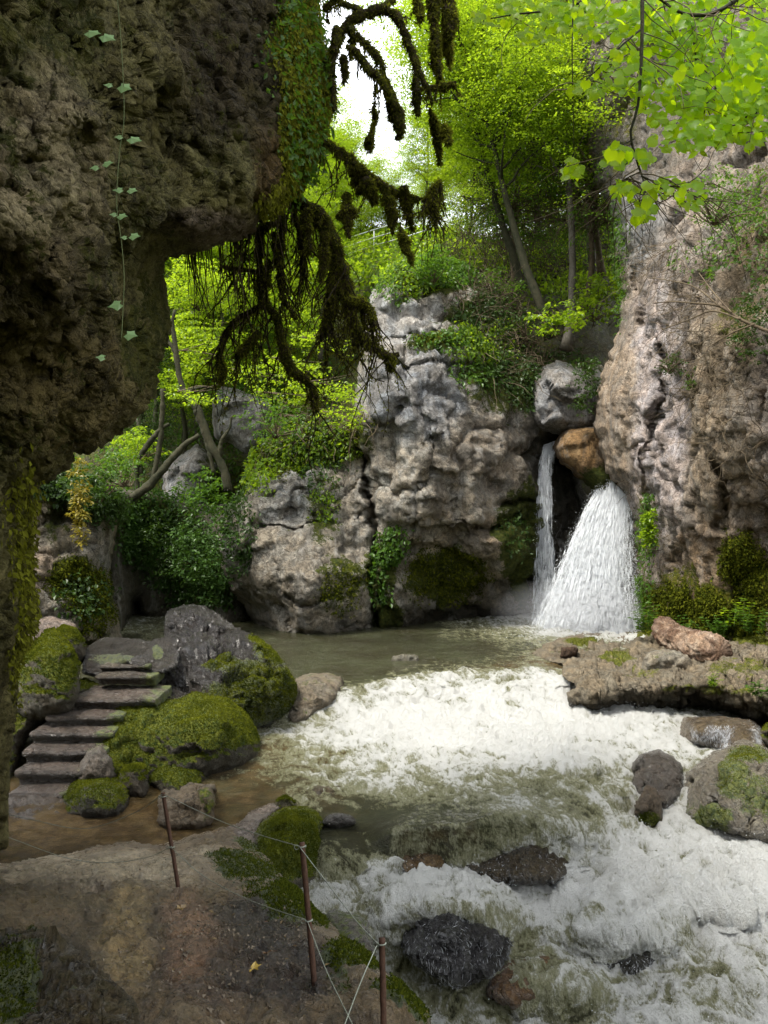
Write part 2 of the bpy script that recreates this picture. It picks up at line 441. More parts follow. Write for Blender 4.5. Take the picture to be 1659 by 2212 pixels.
def tube(path, rad, sides=6, seed=0, rough=0.0, cap=True):
    path = np.asarray(path, float); n = len(path); rad = np.broadcast_to(rad, n)
    tg = unit(np.gradient(path, axis=0))
    up = np.array([0, 0, 1.0]) if abs(tg[0][2]) < .9 else np.array([1.0, 0, 0])
    fr = []; s = unit(np.cross(tg[0], up))
    for k in range(n):
        s = unit(s-tg[k]*(s@tg[k])); fr.append(s)
    fr = np.array(fr); bn = np.cross(tg, fr)
    a = np.linspace(0, 2*np.pi, sides, endpoint=False)
    ring = fr[:, None]*np.cos(a)[None, :, None]+bn[:, None]*np.sin(a)[None, :, None]
    V = path[:, None]+ring*rad[:, None, None]
    V = V.reshape(-1, 3)
    if rough:
        rr = np.repeat(rad, sides)
        V = V+ring.reshape(-1, 3)*(fbm(V*(1.2/np.maximum(rad.mean(), 1e-3))*.35+seed, 3, .6)*rr*rough)[:, None]
    i = np.arange(n-1)[:, None]*sides; j = np.arange(sides)[None]; j2 = (j+1) % sides
    F = np.stack([i+j, i+j2, i+sides+j2, i+sides+j], -1).reshape(-1, 4)
    if cap:
        V = np.concatenate([V, path[:1], path[-1:]]); m = len(V)
        j = np.arange(sides); j2 = (j+1) % sides; b = (n-1)*sides
        c1 = np.stack([j2, j, j*0+m-2, j*0+m-2], -1); c2 = np.stack([b+j, b+j2, j*0+m-1, j*0+m-1], -1)
        T = np.concatenate([c1, c2])[:, :3]
        return V, F, T
    return V, F, None
def tubes(lst, sides=5, rough=0.0):
    """list of (path, rad) -> joined V, [quads, tris]"""
    V = []; Q = []; T = []; o = 0
    for k, (p, r) in enumerate(lst):
        v, q, t = tube(p, r, sides, k*3.1, rough)
        V.append(v); Q.append(q+o); T.append(t+o); o += len(v)
    return np.concatenate(V), [np.concatenate(Q), np.concatenate(T)]
def smoothpath(pts, n):
    p = np.array(pts, float)
    if len(p) == 2: return p[0]+(p[1]-p[0])*np.linspace(0, 1, n)[:, None]
    t = np.r_[0, np.cumsum(np.linalg.norm(np.diff(p, axis=0), axis=1))]; t /= t[-1]
    q = np.concatenate([2*p[:1]-p[1:2], p, 2*p[-1:]-p[-2:-1]])
    out = []
    for u in np.linspace(0, 1, n):
        k = min(np.searchsorted(t, u, 'right')-1, len(p)-2); s = (u-t[k])/(t[k+1]-t[k])
        a, b, c, d = q[k:k+4]
        out.append(.5*((2*b)+(-a+c)*s+(2*a-5*b+4*c-d)*s*s+(-a+3*b-3*c+d)*s**3))
    return np.array(out)
def grow(base, direction, length, n, wig=.15, sag=0.0, up=0.0):
    p = [np.array(base, float)]; dv = unit(np.array(direction, float)); st = length/n
    for k in range(n):
        dv = unit(dv+rng.normal(size=3)*wig+np.array([0, 0, up-sag*(k/n)]))
        p.append(p[-1]+dv*st)
    return np.array(p)

# ------------------------------------------------------------------ materials in use
M_over = rock_mat('overhang rock', 1.6, .92, .1, .15, .05, ((.04, .045, .010), (.10, .095, .018)), dark=.4, lichen=.04, warm=1)
M_cliff = rock_mat('pale limestone cliff', 1.3, .9, .05, .2, .08, ((.03, .045, .008), (.09, .10, .015)), dark=.45, streak=.55)
M_pink = rock_mat('warm tufa cliff', 1.5, .9, .05, .2, .08, ((.05, .07, .01), (.16, .15, .012)), dark=.45, streak=.4)
M_wet = rock_mat('wet dark rock', 2.2, .42, .3, .6, .03, ((.03, .055, .006), (.11, .13, .012)), dark=.5)
M_slab = rock_mat('wet slab rock', 1.8, .34, .2, .9, .045, ((.03, .055, .006), (.12, .135, .012)), dark=.5, lichen=0, warm=1)
M_glint = rock_mat('rain wet slab', 1.8, .24, .14, 1.0, .12, ((.03, .055, .006), (.12, .135, .012)), dark=.5, lichen=0, warm=1)
M_moss = rock_mat('mossy rock', 2.0, .8, .3, .3, .03, ((.028, .05, .006), (.12, .13, .012)), dark=.5)
M_tufa = rock_mat('wet brown tufa', 1.5, .40, .26, .8, .05, ((.025, .04, .007), (.07, .085, .012)), dark=.5, pits=.6, lichen=0, warm=1)
M_ledge = rock_mat('ledge limestone', 1.6, .8, .2, .3, .04, ((.06, .075, .01), (.15, .15, .015)), dark=.5)

# ------------------------------------------------------------------ ground to the horizon and the wooded slopes behind
gx, gy = np.meshgrid(np.linspace(-700, 700, 60), np.linspace(-300, 1100, 60))
gz = -3.6+np.clip(np.hypot(gx, gy-40)-120, 0, None)*.22
gv = np.stack([gx, gy, gz+fbm(np.stack([gx, gy, gx*0], -1).reshape(-1, 3)*.01, 3).reshape(gx.shape)*4], -1).reshape(-1, 3)
gi = np.arange(3600).reshape(60, 60)
gf = np.stack([gi[:-1, :-1], gi[:-1, 1:], gi[1:, 1:], gi[1:, :-1]], -1).reshape(-1, 4)
M_ground = simple_mat('forest floor', (.035, .04, .015), (.06, .07, .02), .4, .95, .1)
tagit(mesh('ground', gv, gf, M_ground, origin=(0, 0, 0)), kind='structure')
earth = (.06, .055, .03)
hl, HILL = rock('wooded_hill', [(-700, 640), (300, 560), (420, 520), (600, 505), (800, 500), (950, 508), (1050, 530), (1150, 540), (1250, 480), (1350, 400), (1800, 300), (2600, 100), (2600, 1400), (-700, 1400)],
     [(0, 1330, 36), (300, 1340, 38), (500, 1000, 33), (300, 900, 37), (350, 600, 52), (600, 550, 50), (800, 600, 37), (940, 515, 38.5), (1100, 650, 33), (1200, 720, 31), (1300, 500, 40), (1300, 900, 31), (1650, 400, 40), (0, 700, 45), (1300, 1340, 33)],
     M_moss, res=14, edge=(60, 4), disp=[('fbm', 1.2, .25), ('fbm', .4, .9)], thick=14, color=earth, moss=[(600, 900, 900, 700, .55)], kind='structure', seed=2.0)

# ------------------------------------------------------------------ cliffs
ov, OVER = rock('overhang_and_shade_rock', [(-900, -1100), (300, -1100), (620, -700), (675, -200), (680, 0), (688, 60), (702, 130), (716, 190), (706, 245), (694, 300), (668, 348), (642, 400), (605, 440), (565, 470), (528, 506), (480, 530), (430, 545), (392, 556),
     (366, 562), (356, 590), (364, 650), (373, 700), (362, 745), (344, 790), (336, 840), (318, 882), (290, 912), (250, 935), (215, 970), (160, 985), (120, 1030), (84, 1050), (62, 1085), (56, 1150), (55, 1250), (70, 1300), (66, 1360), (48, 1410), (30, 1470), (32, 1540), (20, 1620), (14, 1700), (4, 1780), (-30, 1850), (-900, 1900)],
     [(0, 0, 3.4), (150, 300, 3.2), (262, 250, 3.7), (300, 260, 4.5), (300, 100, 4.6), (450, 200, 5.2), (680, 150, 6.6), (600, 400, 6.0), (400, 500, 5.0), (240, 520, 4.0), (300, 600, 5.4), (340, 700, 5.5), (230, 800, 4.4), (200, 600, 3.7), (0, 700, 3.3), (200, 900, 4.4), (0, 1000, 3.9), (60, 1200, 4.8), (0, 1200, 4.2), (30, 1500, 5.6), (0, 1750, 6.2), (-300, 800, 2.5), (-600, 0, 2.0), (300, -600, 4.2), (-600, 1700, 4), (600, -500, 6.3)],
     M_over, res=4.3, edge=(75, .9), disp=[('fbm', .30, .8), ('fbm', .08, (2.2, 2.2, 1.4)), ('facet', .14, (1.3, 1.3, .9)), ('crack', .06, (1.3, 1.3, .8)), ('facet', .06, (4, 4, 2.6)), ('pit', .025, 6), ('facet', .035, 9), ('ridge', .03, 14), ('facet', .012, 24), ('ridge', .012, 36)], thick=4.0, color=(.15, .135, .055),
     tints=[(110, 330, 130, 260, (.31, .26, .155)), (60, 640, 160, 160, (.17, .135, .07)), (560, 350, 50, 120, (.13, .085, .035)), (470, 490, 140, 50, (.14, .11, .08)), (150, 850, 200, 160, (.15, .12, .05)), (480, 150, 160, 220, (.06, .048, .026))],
     moss=[(670, 200, 75, 320, .95), (690, -100, 60, 200, .9), (60, 1300, 60, 400, .6), (120, 950, 220, 120, .42), (320, 720, 70, 170, .65), (100, 80, 200, 120, .5), (200, 500, 260, 380, .40), (500, 330, 160, 160, .33), (420, 120, 120, 160, .4), (30, 240, 50, 60, .5)],
     kind='structure', seed=1.0, wob=(5, 22))
tagit(ov, 'dark overhanging rock wall filling the left side')

cc, CENT = rock('cliff', [(545, 1430), (548, 1350), (528, 1310), (500, 1280), (484, 1240), (474, 1180), (490, 1120), (530, 1060), (548, 1000), (560, 965), (600, 930), (690, 900), (745, 922), (768, 880), (775, 800), (788, 700), (800, 640), (826, 596), (880, 566), (950, 560), (1005, 580), (1060, 620), (1120, 680), (1180, 715), (1240, 750), (1310, 780), (1330, 900), (1345, 1430)],
     [(560, 1370, 26.6), (560, 1230, 24.6), (600, 1100, 25), (640, 1300, 24.2), (700, 1370, 24.8), (690, 1200, 24.4), (770, 1370, 25.6), (770, 1150, 25.6), (770, 1000, 26.2), (820, 1100, 24.9), (850, 1300, 25.2), (900, 1000, 24), (900, 830, 23.9), (900, 790, 24.6), (860, 620, 26.5), (950, 700, 26.0), (1000, 1290, 27.0), (930, 1370, 27.5), (1020, 1370, 29.5), (1000, 1200, 25.0), (1080, 1100, 25.2), (1100, 1240, 26), (1130, 1330, 29.5), (1150, 1150, 26.5), (1100, 900, 26.5), (1160, 1000, 28.5), (1250, 1020, 31), (1250, 1250, 31), (1250, 850, 29), (1180, 740, 31), (1060, 700, 28.5), (600, 950, 26), (740, 930, 26)],
     M_cliff, res=4.3, edge=(45, 1.6), disp=[('fbm', .8, .22), ('fbm', .35, (.6, .6, .45)), ('facet', .30, (.45, .45, .7)), ('ledge', .35, .42), ('crack', .35, (.3, .3, .2)), ('facet', .13, (1.3, 1.3, 1.6)), ('pit', .08, 1.3), ('facet', .09, 3), ('ridge', .05, 3), ('facet', .035, 6), ('ridge', .03, 9)], thick=5, color=(.35, .32, .27),
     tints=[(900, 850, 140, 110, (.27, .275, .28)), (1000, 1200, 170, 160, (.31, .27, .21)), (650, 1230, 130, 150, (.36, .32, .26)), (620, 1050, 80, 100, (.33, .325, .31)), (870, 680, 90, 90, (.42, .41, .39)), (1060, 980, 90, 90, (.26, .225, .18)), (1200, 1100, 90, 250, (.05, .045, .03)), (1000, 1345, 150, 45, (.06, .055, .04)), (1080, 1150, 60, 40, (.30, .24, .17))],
     moss=[(1130, 1170, 55, 150, 1.0), (830, 1230, 50, 110, .75), (740, 1260, 70, 80, .6), (970, 1260, 110, 60, .75), (840, 1340, 40, 60, .9), (690, 950, 140, 60, .9), (650, 900, 120, 60, .9), (950, 590, 130, 45, 1.0), (960, 740, 90, 22, .9), (1100, 790, 120, 120, .8), (1200, 760, 120, 80, .9), (700, 1090, 50, 110, .5), (790, 720, 30, 100, .4), (1050, 690, 100, 60, .9)],
     up=.25, upz=.6, kind='structure', seed=3.0, wob=(7, 26), grooves=[([(752, 915), (775, 945), (786, 990), (790, 1060), (800, 1150), (808, 1300), (812, 1370)], 6, 1.0), ([(560, 1125), (640, 1140), (700, 1120)], 3.5, .5), ([(930, 1150), (1000, 1140), (1095, 1132)], 3, .5), ([(1090, 1085), (1170, 1080)], 7, 1.2), ([(860, 790), (950, 780), (1040, 800)], 4, .4), ([(620, 1290), (660, 1310), (700, 1290)], 5, .5)])
tagit(cc, 'tall grey limestone cliff rising out of the pool left of the waterfall')

rc, RIGHT = rock('cliff', [(1290, 880), (1302, 800), (1340, 720), (1348, 640), (1332, 560), (1326, 470), (1292, 400), (1262, 300), (1244, 200), (1236, 100), (1245, -100), (1290, -600), (2400, -700), (2400, 1560), (1392, 1470), (1392, 1340), (1376, 1250), (1366, 1110), (1352, 1062), (1310, 1015), (1292, 940)],
     [(1300, 900, 24.3), (1350, 850, 23), (1400, 1000, 22.3), (1380, 1200, 23.8), (1385, 1400, 23.6), (1500, 1400, 21.5), (1659, 1420, 19.3), (1659, 1200, 19.2), (1659, 1000, 17.7), (1659, 700, 17.5), (1659, 500, 18.6), (1420, 700, 21.5), (1400, 480, 23), (1350, 400, 25.5), (1300, 200, 27), (1500, 300, 22), (1659, 0, 21), (1500, 850, 19.6), (1480, 1100, 20.4), (1550, 1250, 20.2), (1380, 700, 23), (2300, 1000, 12), (2300, 0, 13), (1340, 600, 25.5), (1400, -400, 27)],
     M_pink, res=4.6, edge=(55, 1.6), disp=[('fbm', .8, .25), ('fbm', .4, (.8, .8, .4)), ('crack', .3, (.42, .42, .22)), ('facet', .26, (.8, .8, .45)), ('facet', .14, (2, 2, 1.2)), ('pit', .16, (1.3, 1.3, 1)), ('facet', .07, 4.2), ('ridge', .06, 5), ('ridge', .04, 10)], thick=5, color=(.35, .295, .245),
     tints=[(1420, 900, 70, 330, (.52, .455, .435)), (1330, 900, 50, 200, (.40, .32, .24)), (1350, 300, 110, 260, (.16, .145, .125)), (1560, 900, 90, 300, (.31, .25, .18)), (1380, 480, 60, 110, (.26, .255, .25)), (1560, 1250, 150, 130, (.26, .19, .12)), (1480, 60, 200, 300, (.2, .18, .14)), (1630, 600, 60, 200, (.22, .17, .11))],
     moss=[(1600, 1200, 45, 70, .95), (1640, 1300, 40, 150, .9), (1550, 1320, 70, 70, .95), (1450, 1310, 55, 60, .9), (1400, 1330, 45, 90, .8), (1480, 1250, 60, 40, .6), (1390, 1150, 30, 120, .5), (1640, 450, 120, 200, .45), (1610, 700, 60, 60, .5), (1340, 250, 60, 200, .45)],
     kind='structure', seed=5.0, wob=(11, 24), grooves=[([(1420, 700), (1412, 850), (1400, 1000), (1395, 1080)], 6, .5), ([(1560, 1000), (1575, 1060), (1560, 1130)], 8, .5), ([(1350, 520), (1380, 600), (1385, 700)], 6, .6)])
tagit(rc, 'pinkish grey tufa cliff on the right of the waterfall')

# left bluff with the gorge behind it
bl, BLUFF = rock('cliff', [(-60, 960), (90, 1000), (160, 1030), (225, 1060), (262, 1085), (252, 1130), (246, 1180), (238, 1240), (246, 1300), (256, 1345), (262, 1440), (-60, 1440)],
     [(60, 1100, 21), (200, 1100, 22), (240, 1250, 22.4), (60, 1370, 20.5), (160, 1330, 20.8), (230, 1380, 21.6), (-60, 1200, 19)],
     M_cliff, res=5, edge=(30, 1.2), disp=[('facet', .5, (.6, .6, .9)), ('crack', .25, .8), ('facet', .16, 2), ('ridge', .06, 5)], thick=3, color=(.30, .26, .19),
     tints=[(200, 1220, 45, 90, (.34, .32, .28)), (80, 1230, 60, 60, (.33, .27, .21))],
     moss=[(160, 1250, 60, 60, .95), (200, 1290, 60, 60, .9), (190, 1060, 120, 60, 1.0), (200, 1370, 60, 40, .5), (120, 1130, 40, 60, .5)], kind='structure', seed=6)
tagit(bl, 'brown mossy bluff seen behind the boulders on the far left')
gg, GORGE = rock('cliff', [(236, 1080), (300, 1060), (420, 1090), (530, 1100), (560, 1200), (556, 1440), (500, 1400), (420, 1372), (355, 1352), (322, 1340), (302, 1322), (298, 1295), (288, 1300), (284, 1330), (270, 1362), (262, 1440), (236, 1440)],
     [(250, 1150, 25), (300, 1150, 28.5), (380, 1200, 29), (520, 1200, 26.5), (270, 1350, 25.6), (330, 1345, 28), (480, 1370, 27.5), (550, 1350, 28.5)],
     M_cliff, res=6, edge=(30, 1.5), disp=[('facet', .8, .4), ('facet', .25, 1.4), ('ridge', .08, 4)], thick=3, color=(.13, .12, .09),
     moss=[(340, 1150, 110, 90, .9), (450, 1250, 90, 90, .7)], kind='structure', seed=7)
tagit(gg, 'dark undercut gorge wall with a low arch over the water')
for k, (pl, ct, sdv, lb) in enumerate([
    ([(352, 1000), (390, 985), (430, 960), (470, 1010), (450, 1080), (420, 1130), (370, 1140), (350, 1080)], 29.5, 8, 'grey outcrop with a small hole above the mossy gorge'),
    ([(460, 870), (480, 835), (540, 850), (590, 880), (570, 950), (540, 985), (500, 960), (465, 945)], 27.0, 9, 'pale grey outcrop among shrubs above the cliff shoulder'),
    ([(1140, 900), (1150, 820), (1200, 780), (1260, 800), (1290, 850), (1290, 925), (1240, 945), (1160, 930)], 27.2, 10, 'grey boulder wedged above the thin waterfall'),
    ([(1196, 965), (1212, 935), (1250, 920), (1300, 925), (1330, 960), (1345, 1060), (1300, 1080), (1262, 1040), (1210, 1000)], 26.6, 11, 'rounded orange brown boulder between the two waterfalls')]):
    o, R = rock('rock_outcrop' if k < 2 else 'boulder', pl, [(0, 0, ct)], M_cliff, res=4.5, edge=(45, 1.6), disp=[('facet', .7, .45), ('facet', .25, 1.2), ('pit', .15, 1.5), ('facet', .08, 3.5), ('ridge', .04, 7)], thick=2, color=(.33, .32, .31) if k < 3 else (.30, .19, .09),
        moss=[(470, 1000, 60, 80, .5)] if k < 2 else ([] if k == 2 else [(1290, 1050, 50, 50, .8)]), label=lb, cat='rock', seed=sdv, wob=(4, 20))

# ------------------------------------------------------------------ river: one sheet of pool, rapids and pools
YR = [1290, 1340, 1366, 1400, 1440, 1465, 1490, 1520, 1560, 1600, 1640, 1680, 1720, 1760, 1800, 1850, 1900, 1960, 2030, 2100, 2180, 2320]
XC = [-300, 300, 560, 700, 800, 900, 1000, 1100, 1200, 1300, 1400, 1500, 1659, 2000]
ZT = [  # water level (dm below the pool) rows = YR, columns = XC
 [0]*14, [0]*14, [0]*14, [0]*14,
 [0,0,0,0,0,0,0,0,0,0,0,0,0,0],
 [0,0,0,0,0,.2,.4,.5,.5,1,3,4,4,4],
 [0,0,0,.3,1,1.6,2,2,2,3,5,5,5,5],
 [1,1,1,2,3,3.6,4,4,4,4.6,5.5,5.6,5.6,5.6],
 [4.5,4.5,4.5,4.5,4.8,5,5,5,5,5.2,5.7,5.8,5.8,5.8],
 [4.6,4.6,4.6,4.8,5,5.1,5.2,5.2,5.3,5.4,6,6.8,7.2,7.2],
 [4.7,4.7,4.7,4.9,5.1,5.2,5.3,5.4,5.5,5.6,6.2,7.6,8,8],
 [4.8,4.8,4.8,5,5.2,5.3,5.4,5.5,5.7,6.2,7.4,8.6,9,9],
 [4.8,4.8,4.9,5.1,5.3,5.4,5.5,5.6,6.2,7.4,9.0,9.8,10,10],
 [4.8,4.8,5,5.4,5.6,5.6,5.6,5.8,7,9.4,10.4,10.8,11,11],
 [4.9,4.9,5.2,5.9,6.2,6,5.9,6.2,8,10.6,11.2,11.4,11.5,11.5],
 [5,5,5.6,6.6,7.6,7.8,7.4,7.6,9,11.4,11.8,12,12,12],
 [5,5,6.4,8,9,10,11,11.2,11.4,12,12.2,12.3,12.3,12.3],
 [5,5,7.6,9.6,10.4,11,11.8,12.2,12.5,12.8,12.9,13,13,13],
 [5,5,9,11,12,12.3,13,13.4,13.5,13.8,14,14,14,14],
 [5,5,11,13,14.4,14.6,15,15,15,15,15,15,15,15],
 [5,5,13,15.4,16.4,16.6,16.6,16.6,16.6,16.5,16.4,16.3,16.2,16.2],
 [5,5,15,18,19,19,19,19,19,19,18.6,18.4,18.2,18.2]]
FO = [  # foam 0..9 over rows YR and columns XC; middle rows also paint white glints
 '00000000000000', '04000036899990', '03000024689995', '00000001233200', '00000111110000', '00000466652000', '00025777765200', '00048998887200', '00259999998643', '00267899987635',
 '00156667876568', '00155555655678', '00023344456776', '00010112257677', '00101112477788', '00222234577888', '00346988878999', '00565555789998', '00665433677678', '00775433456678', '00776545556678', '00877666677788']
SH = [  # shallow tan bottom 0..9
 '00000000000000', '00000000000000', '00000000000000', '00000002540000', '00000235786000', '00111245642000', '00000000000000', '00000000000000', '00100000000460', '00552000000560',
 '24662000010010', '55541000110000', '66542110001000', '77532122101000', '77521442100000', '77411332221000', '65301132210000', '54200001110000', '54200002400000', '54200003510000', '54200000210000', '54200000000000']
def grid2(tab, x, y):
    T = np.array(tab, float)
    xi = np.interp(x, XC, np.arange(len(XC))); yi = np.interp(y, YR, np.arange(len(YR)))
    a = np.clip(xi.astype(int), 0, len(XC)-2); b = np.clip(yi.astype(int), 0, len(YR)-2); u = xi-a; w = yi-b
    u = u*u*(3-2*u)
    return (T[b, a]*(1-u)+T[b, a+1]*u)*(1-w)+(T[b+1, a]*(1-u)+T[b+1, a+1]*u)*w
wr = 3.0
wx = np.arange(-260, 1960, wr); wy = np.concatenate([np.arange(1255, 1500, 1.6), np.arange(1500, 1900, 2.4), np.arange(1900, 2330, 3.2)])
WX, WY = np.meshgrid(wx, wy); shp = WX.shape; wxr = WX.ravel(); wyr = WY.ravel()
wpx = fbm(np.c_[wxr/160, wyr/60, wxr*0], 3)*26; wpy = fbm(np.c_[wxr/120, wyr/50, wxr*0+9], 3)*12
Z = -0.1*grid2(ZT, wxr+wpx*.5, wyr+wpy*.8)
foam = grid2([[int(c) for c in r] for r in FO], wxr+wpx, wyr+wpy)/9
shal = grid2([[int(c) for c in r] for r in SH], wxr+wpx, wyr+wpy)/9
# hidden rocks the water pours over: (x, y, rx, ry, height)
for (bx, by, bw, bh, hh) in [(1130, 1790, 190, 62, .34), (900, 1800, 90, 45, .22), (960, 1990, 150, 85, .5), (1330, 2010, 130, 60, .32), (1250, 1655, 80, 26, .12), (1080, 1600, 110, 22, .08), (1180, 2130, 120, 55, .22), (730, 1850, 60, 50, .1), (1560, 1950, 110, 50, .2), (1490, 1545, 130, 25, .12)]:
    r2 = ((wxr-bx)/bw)**2+((wyr-by)/bh)**2
    Z += hh*np.exp(-np.maximum(r2, 0)**1.5*1.1)
d = (HC-Z)*FPX/(wyr-1106.0)
d = d.reshape(shp)
dn = d[::-1].copy(); dn = np.maximum.accumulate(dn+np.arange(len(dn))[:, None]*.0006, 0); d = dn[::-1]
# soften
for _ in range(3):
    d[1:-1] = (d[:-2]+2*d[1:-1]+d[2:])/4
WV = P(WX, WY, d).reshape(-1, 3)
idx = np.arange(len(WV)).reshape(shp)
WF = np.stack([idx[:-1, :-1], idx[1:, :-1], idx[1:, 1:], idx[:-1, 1:]], -1).reshape(-1, 4)
wn = vnormals(WV, WF); steep = np.clip(1-wn[:, 2], 0, 1)
fa = np.clip(foam, 0, 1)
# churned relief
q = WV*np.array([1.0, .8, 1.0])
mnear = np.clip(WV[:, 1]/12, .7, 2)
h = fa*(.24*fbm(q*1.1, 3)+.15*np.abs(noise(q*2.9))*1.3+.06*ridge(q*6.5, 3)+.035*ridge(q*np.array([15, 9, 15]), 3))+(1-fa)*(.035*fbm(q*np.array([1.2, 2.4, 1]), 3)+.012*noise(q*np.array([5, 8, 5])))
calm = sstep(1440, 1380, wyr)
h = h*(1-.6*calm*(1-fa))
h += .10*np.clip(fbm(q*1.7+5, 2), 0, 1)*fa
WV = WV+wn*h[:, None]*np.array([.6, 1, 1])
# foam pattern: streaks lengthen along the flow and down the faces
dist_ = np.stack([fbm(q*1.1, 3), fbm(q*1.1+7, 3), fbm(q*1.1+3, 3)], -1)
fx = WV*np.array([1, 1, 1])+dist_*.75
fl = sstep(.12, .45, steep)
st1 = ridge(fx*np.array([2.2, 6.2, 4.0]), 4, .62)*(1-fl)*.8+ridge(fx*np.array([7.0, 2.4, 2.2]), 4, .6)*fl
st2 = fbm(fx*np.array([6.5, 17, 10]), 3, .7)*(1-fl)+fbm(fx*np.array([22, 8, 7]), 3, .65)*fl; big = fbm(q*.9+2, 4, .6)
T_ = ridge(fx*np.array([1.9, 2.4, 2.2]), 6, .64)
thr = fa*1.25-.42+.55*big+.85*T_*(1-fl*.5)+.5*st1*(.45+.55*fl)+.40*st2  # crests whiter than troughs: aeration, and relief shading put into the colour
foamv = np.clip(thr, 0, 1.3)*sstep(.02, .12, fa)
WV = WV+wn*(fa*(.10*T_+.03*ridge(fx*7, 3)))[:, None]*np.array([.5, .8, 1])
def water_mat():
    m = NT('river water')
    fo = m.attr('foam'); sh = m.attr('shallow')
    n = m.noise(9, 8, .72, m.scalev((1.6, .6, .8)), 1.2)
    n2 = m.noise(45, 5, .75, m.scalev((1.4, .7, .6)), .6)
    f = m.math('ADD', fo, m.math('MULTIPLY', m.math('SUBTRACT', n, .5), .9)); f = m.math('ADD', f, m.math('MULTIPLY', m.math('SUBTRACT', n2, .5), 1.1))
    f = m.map(f, .12, 1.12, smooth=False)
    f = m.math('MULTIPLY', f, m.map(fo, .01, .25))
    deep = m.mix(m.map(m.noise(.8, 4, .6), .35, .65), (.035, .033, .014), (.055, .058, .028))
    tan = m.mix(m.map(m.noise(3.5, 5, .7), .4, .62), (.06, .036, .012), (.13, .085, .034))
    wc = m.mix(m.map(m.math('ADD', sh, m.math('MULTIPLY', m.math('SUBTRACT', m.noise(2.5, 5, .6), .5), .8)), .2, .85), deep, tan)
    fc = m.mix(m.map(m.math('ADD', m.math('MULTIPLY', fo, .6), m.math('MULTIPLY', n2, .7)), .45, 1.0), (.36, .35, .24), (.80, .80, .76))
    cr = m.mix(m.map(n, .3, .7), (.20, .20, .105), (.34, .335, .21))
    c = m.mix(m.map(f, 0, .45), wc, cr); c = m.mix(m.map(f, .42, .95), c, fc)
    hh = m.math('ADD', m.math('MULTIPLY', m.noise(7, 5, .6, m.scalev((1, 1.8, 1))), .6), m.math('MULTIPLY', m.noise(22, 5, .7, m.scalev((1, 1.6, 1))), .55))
    hh = m.math('ADD', hh, m.math('MULTIPLY', m.math('MULTIPLY', n2, f), .9))
    b = m.bump(hh, .16, 1.0)
    return m.done(m.pbr(c, m.map(f, .3, 1, .06, .4), b, .5, IOR=1.33))
M_water = water_mat()
river = mesh('river', WV, WF, M_water, attrs={'foam': foamv, 'shallow': shal}, origin=(0, 12, -1))
tagit(river, 'river pool, rapids and side channel', kind='structure')
WATER = dict(v=WV, f=WF, n=wn, fo=foamv, fa=fa, px=wxr, py=wyr)

# ------------------------------------------------------------------ stone surfaces near the camera
def surf(R, x, y):
    k = np.argmin((R['px']-x)**2+(R['py']-y)**2); return R['v'][k], R['n'][k]
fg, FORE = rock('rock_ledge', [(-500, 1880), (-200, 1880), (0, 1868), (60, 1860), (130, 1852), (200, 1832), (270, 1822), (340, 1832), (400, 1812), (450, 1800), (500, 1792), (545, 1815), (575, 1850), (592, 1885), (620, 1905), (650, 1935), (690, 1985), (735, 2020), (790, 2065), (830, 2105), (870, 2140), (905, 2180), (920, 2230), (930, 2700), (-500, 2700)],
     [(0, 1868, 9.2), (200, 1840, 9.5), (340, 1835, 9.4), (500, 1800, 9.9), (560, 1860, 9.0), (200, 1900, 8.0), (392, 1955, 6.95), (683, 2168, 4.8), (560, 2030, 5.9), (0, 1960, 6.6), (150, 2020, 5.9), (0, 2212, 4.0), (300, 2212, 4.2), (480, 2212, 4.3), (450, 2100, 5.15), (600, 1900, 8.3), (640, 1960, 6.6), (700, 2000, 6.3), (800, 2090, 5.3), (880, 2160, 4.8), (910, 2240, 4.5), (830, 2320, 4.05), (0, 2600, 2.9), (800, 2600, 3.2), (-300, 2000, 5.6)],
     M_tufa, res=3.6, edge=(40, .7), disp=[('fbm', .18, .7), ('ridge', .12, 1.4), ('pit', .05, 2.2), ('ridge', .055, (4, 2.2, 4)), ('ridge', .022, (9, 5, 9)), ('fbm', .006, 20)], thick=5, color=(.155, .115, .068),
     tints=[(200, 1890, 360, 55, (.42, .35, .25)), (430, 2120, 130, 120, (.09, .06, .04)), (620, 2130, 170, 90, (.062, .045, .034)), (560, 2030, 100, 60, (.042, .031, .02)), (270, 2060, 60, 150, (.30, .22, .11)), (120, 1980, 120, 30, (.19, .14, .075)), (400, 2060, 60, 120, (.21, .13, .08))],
     moss=[(640, 1960, 90, 70, .95), (520, 1890, 90, 40, .8), (760, 2080, 70, 60, .9), (860, 2180, 60, 70, .95), (560, 1960, 70, 30, .6), (740, 2170, 40, 40, .5), (545, 1830, 50, 40, .55)],
     kind='structure', seed=12, wob=(4, 24))
tagit(fg, 'brown tufa ledge with earth path and mossy edge in the foreground')
BO = {}
def boulder(key, poly, ctrl, lb, mat=M_moss, color=(.09, .08, .06), moss=(), up=0.9, upz=.3, tints=(), edge=(45, .8), disp=None, seed=0, res=3.6, thick=1.0, name='boulder', wob=(2.5, 16), down=0.0, cat='boulder', group=None):
    if disp is None: disp = [('fbm', .14, .9), ('facet', .22, 1.3), ('facet', .07, 3.5), ('pit', .04, 5), ('facet', .025, 9), ('ridge', .015, 16)]
    o, R = rock(name, poly, ctrl if isinstance(ctrl, list) else [(0, 0, ctrl)], mat, res=res, edge=edge, disp=disp, thick=thick, color=color, tints=tints, moss=moss, up=up, upz=upz, label=lb, cat=cat, seed=seed, wob=wob, down=down, group=group)
    BO[key] = R; return o
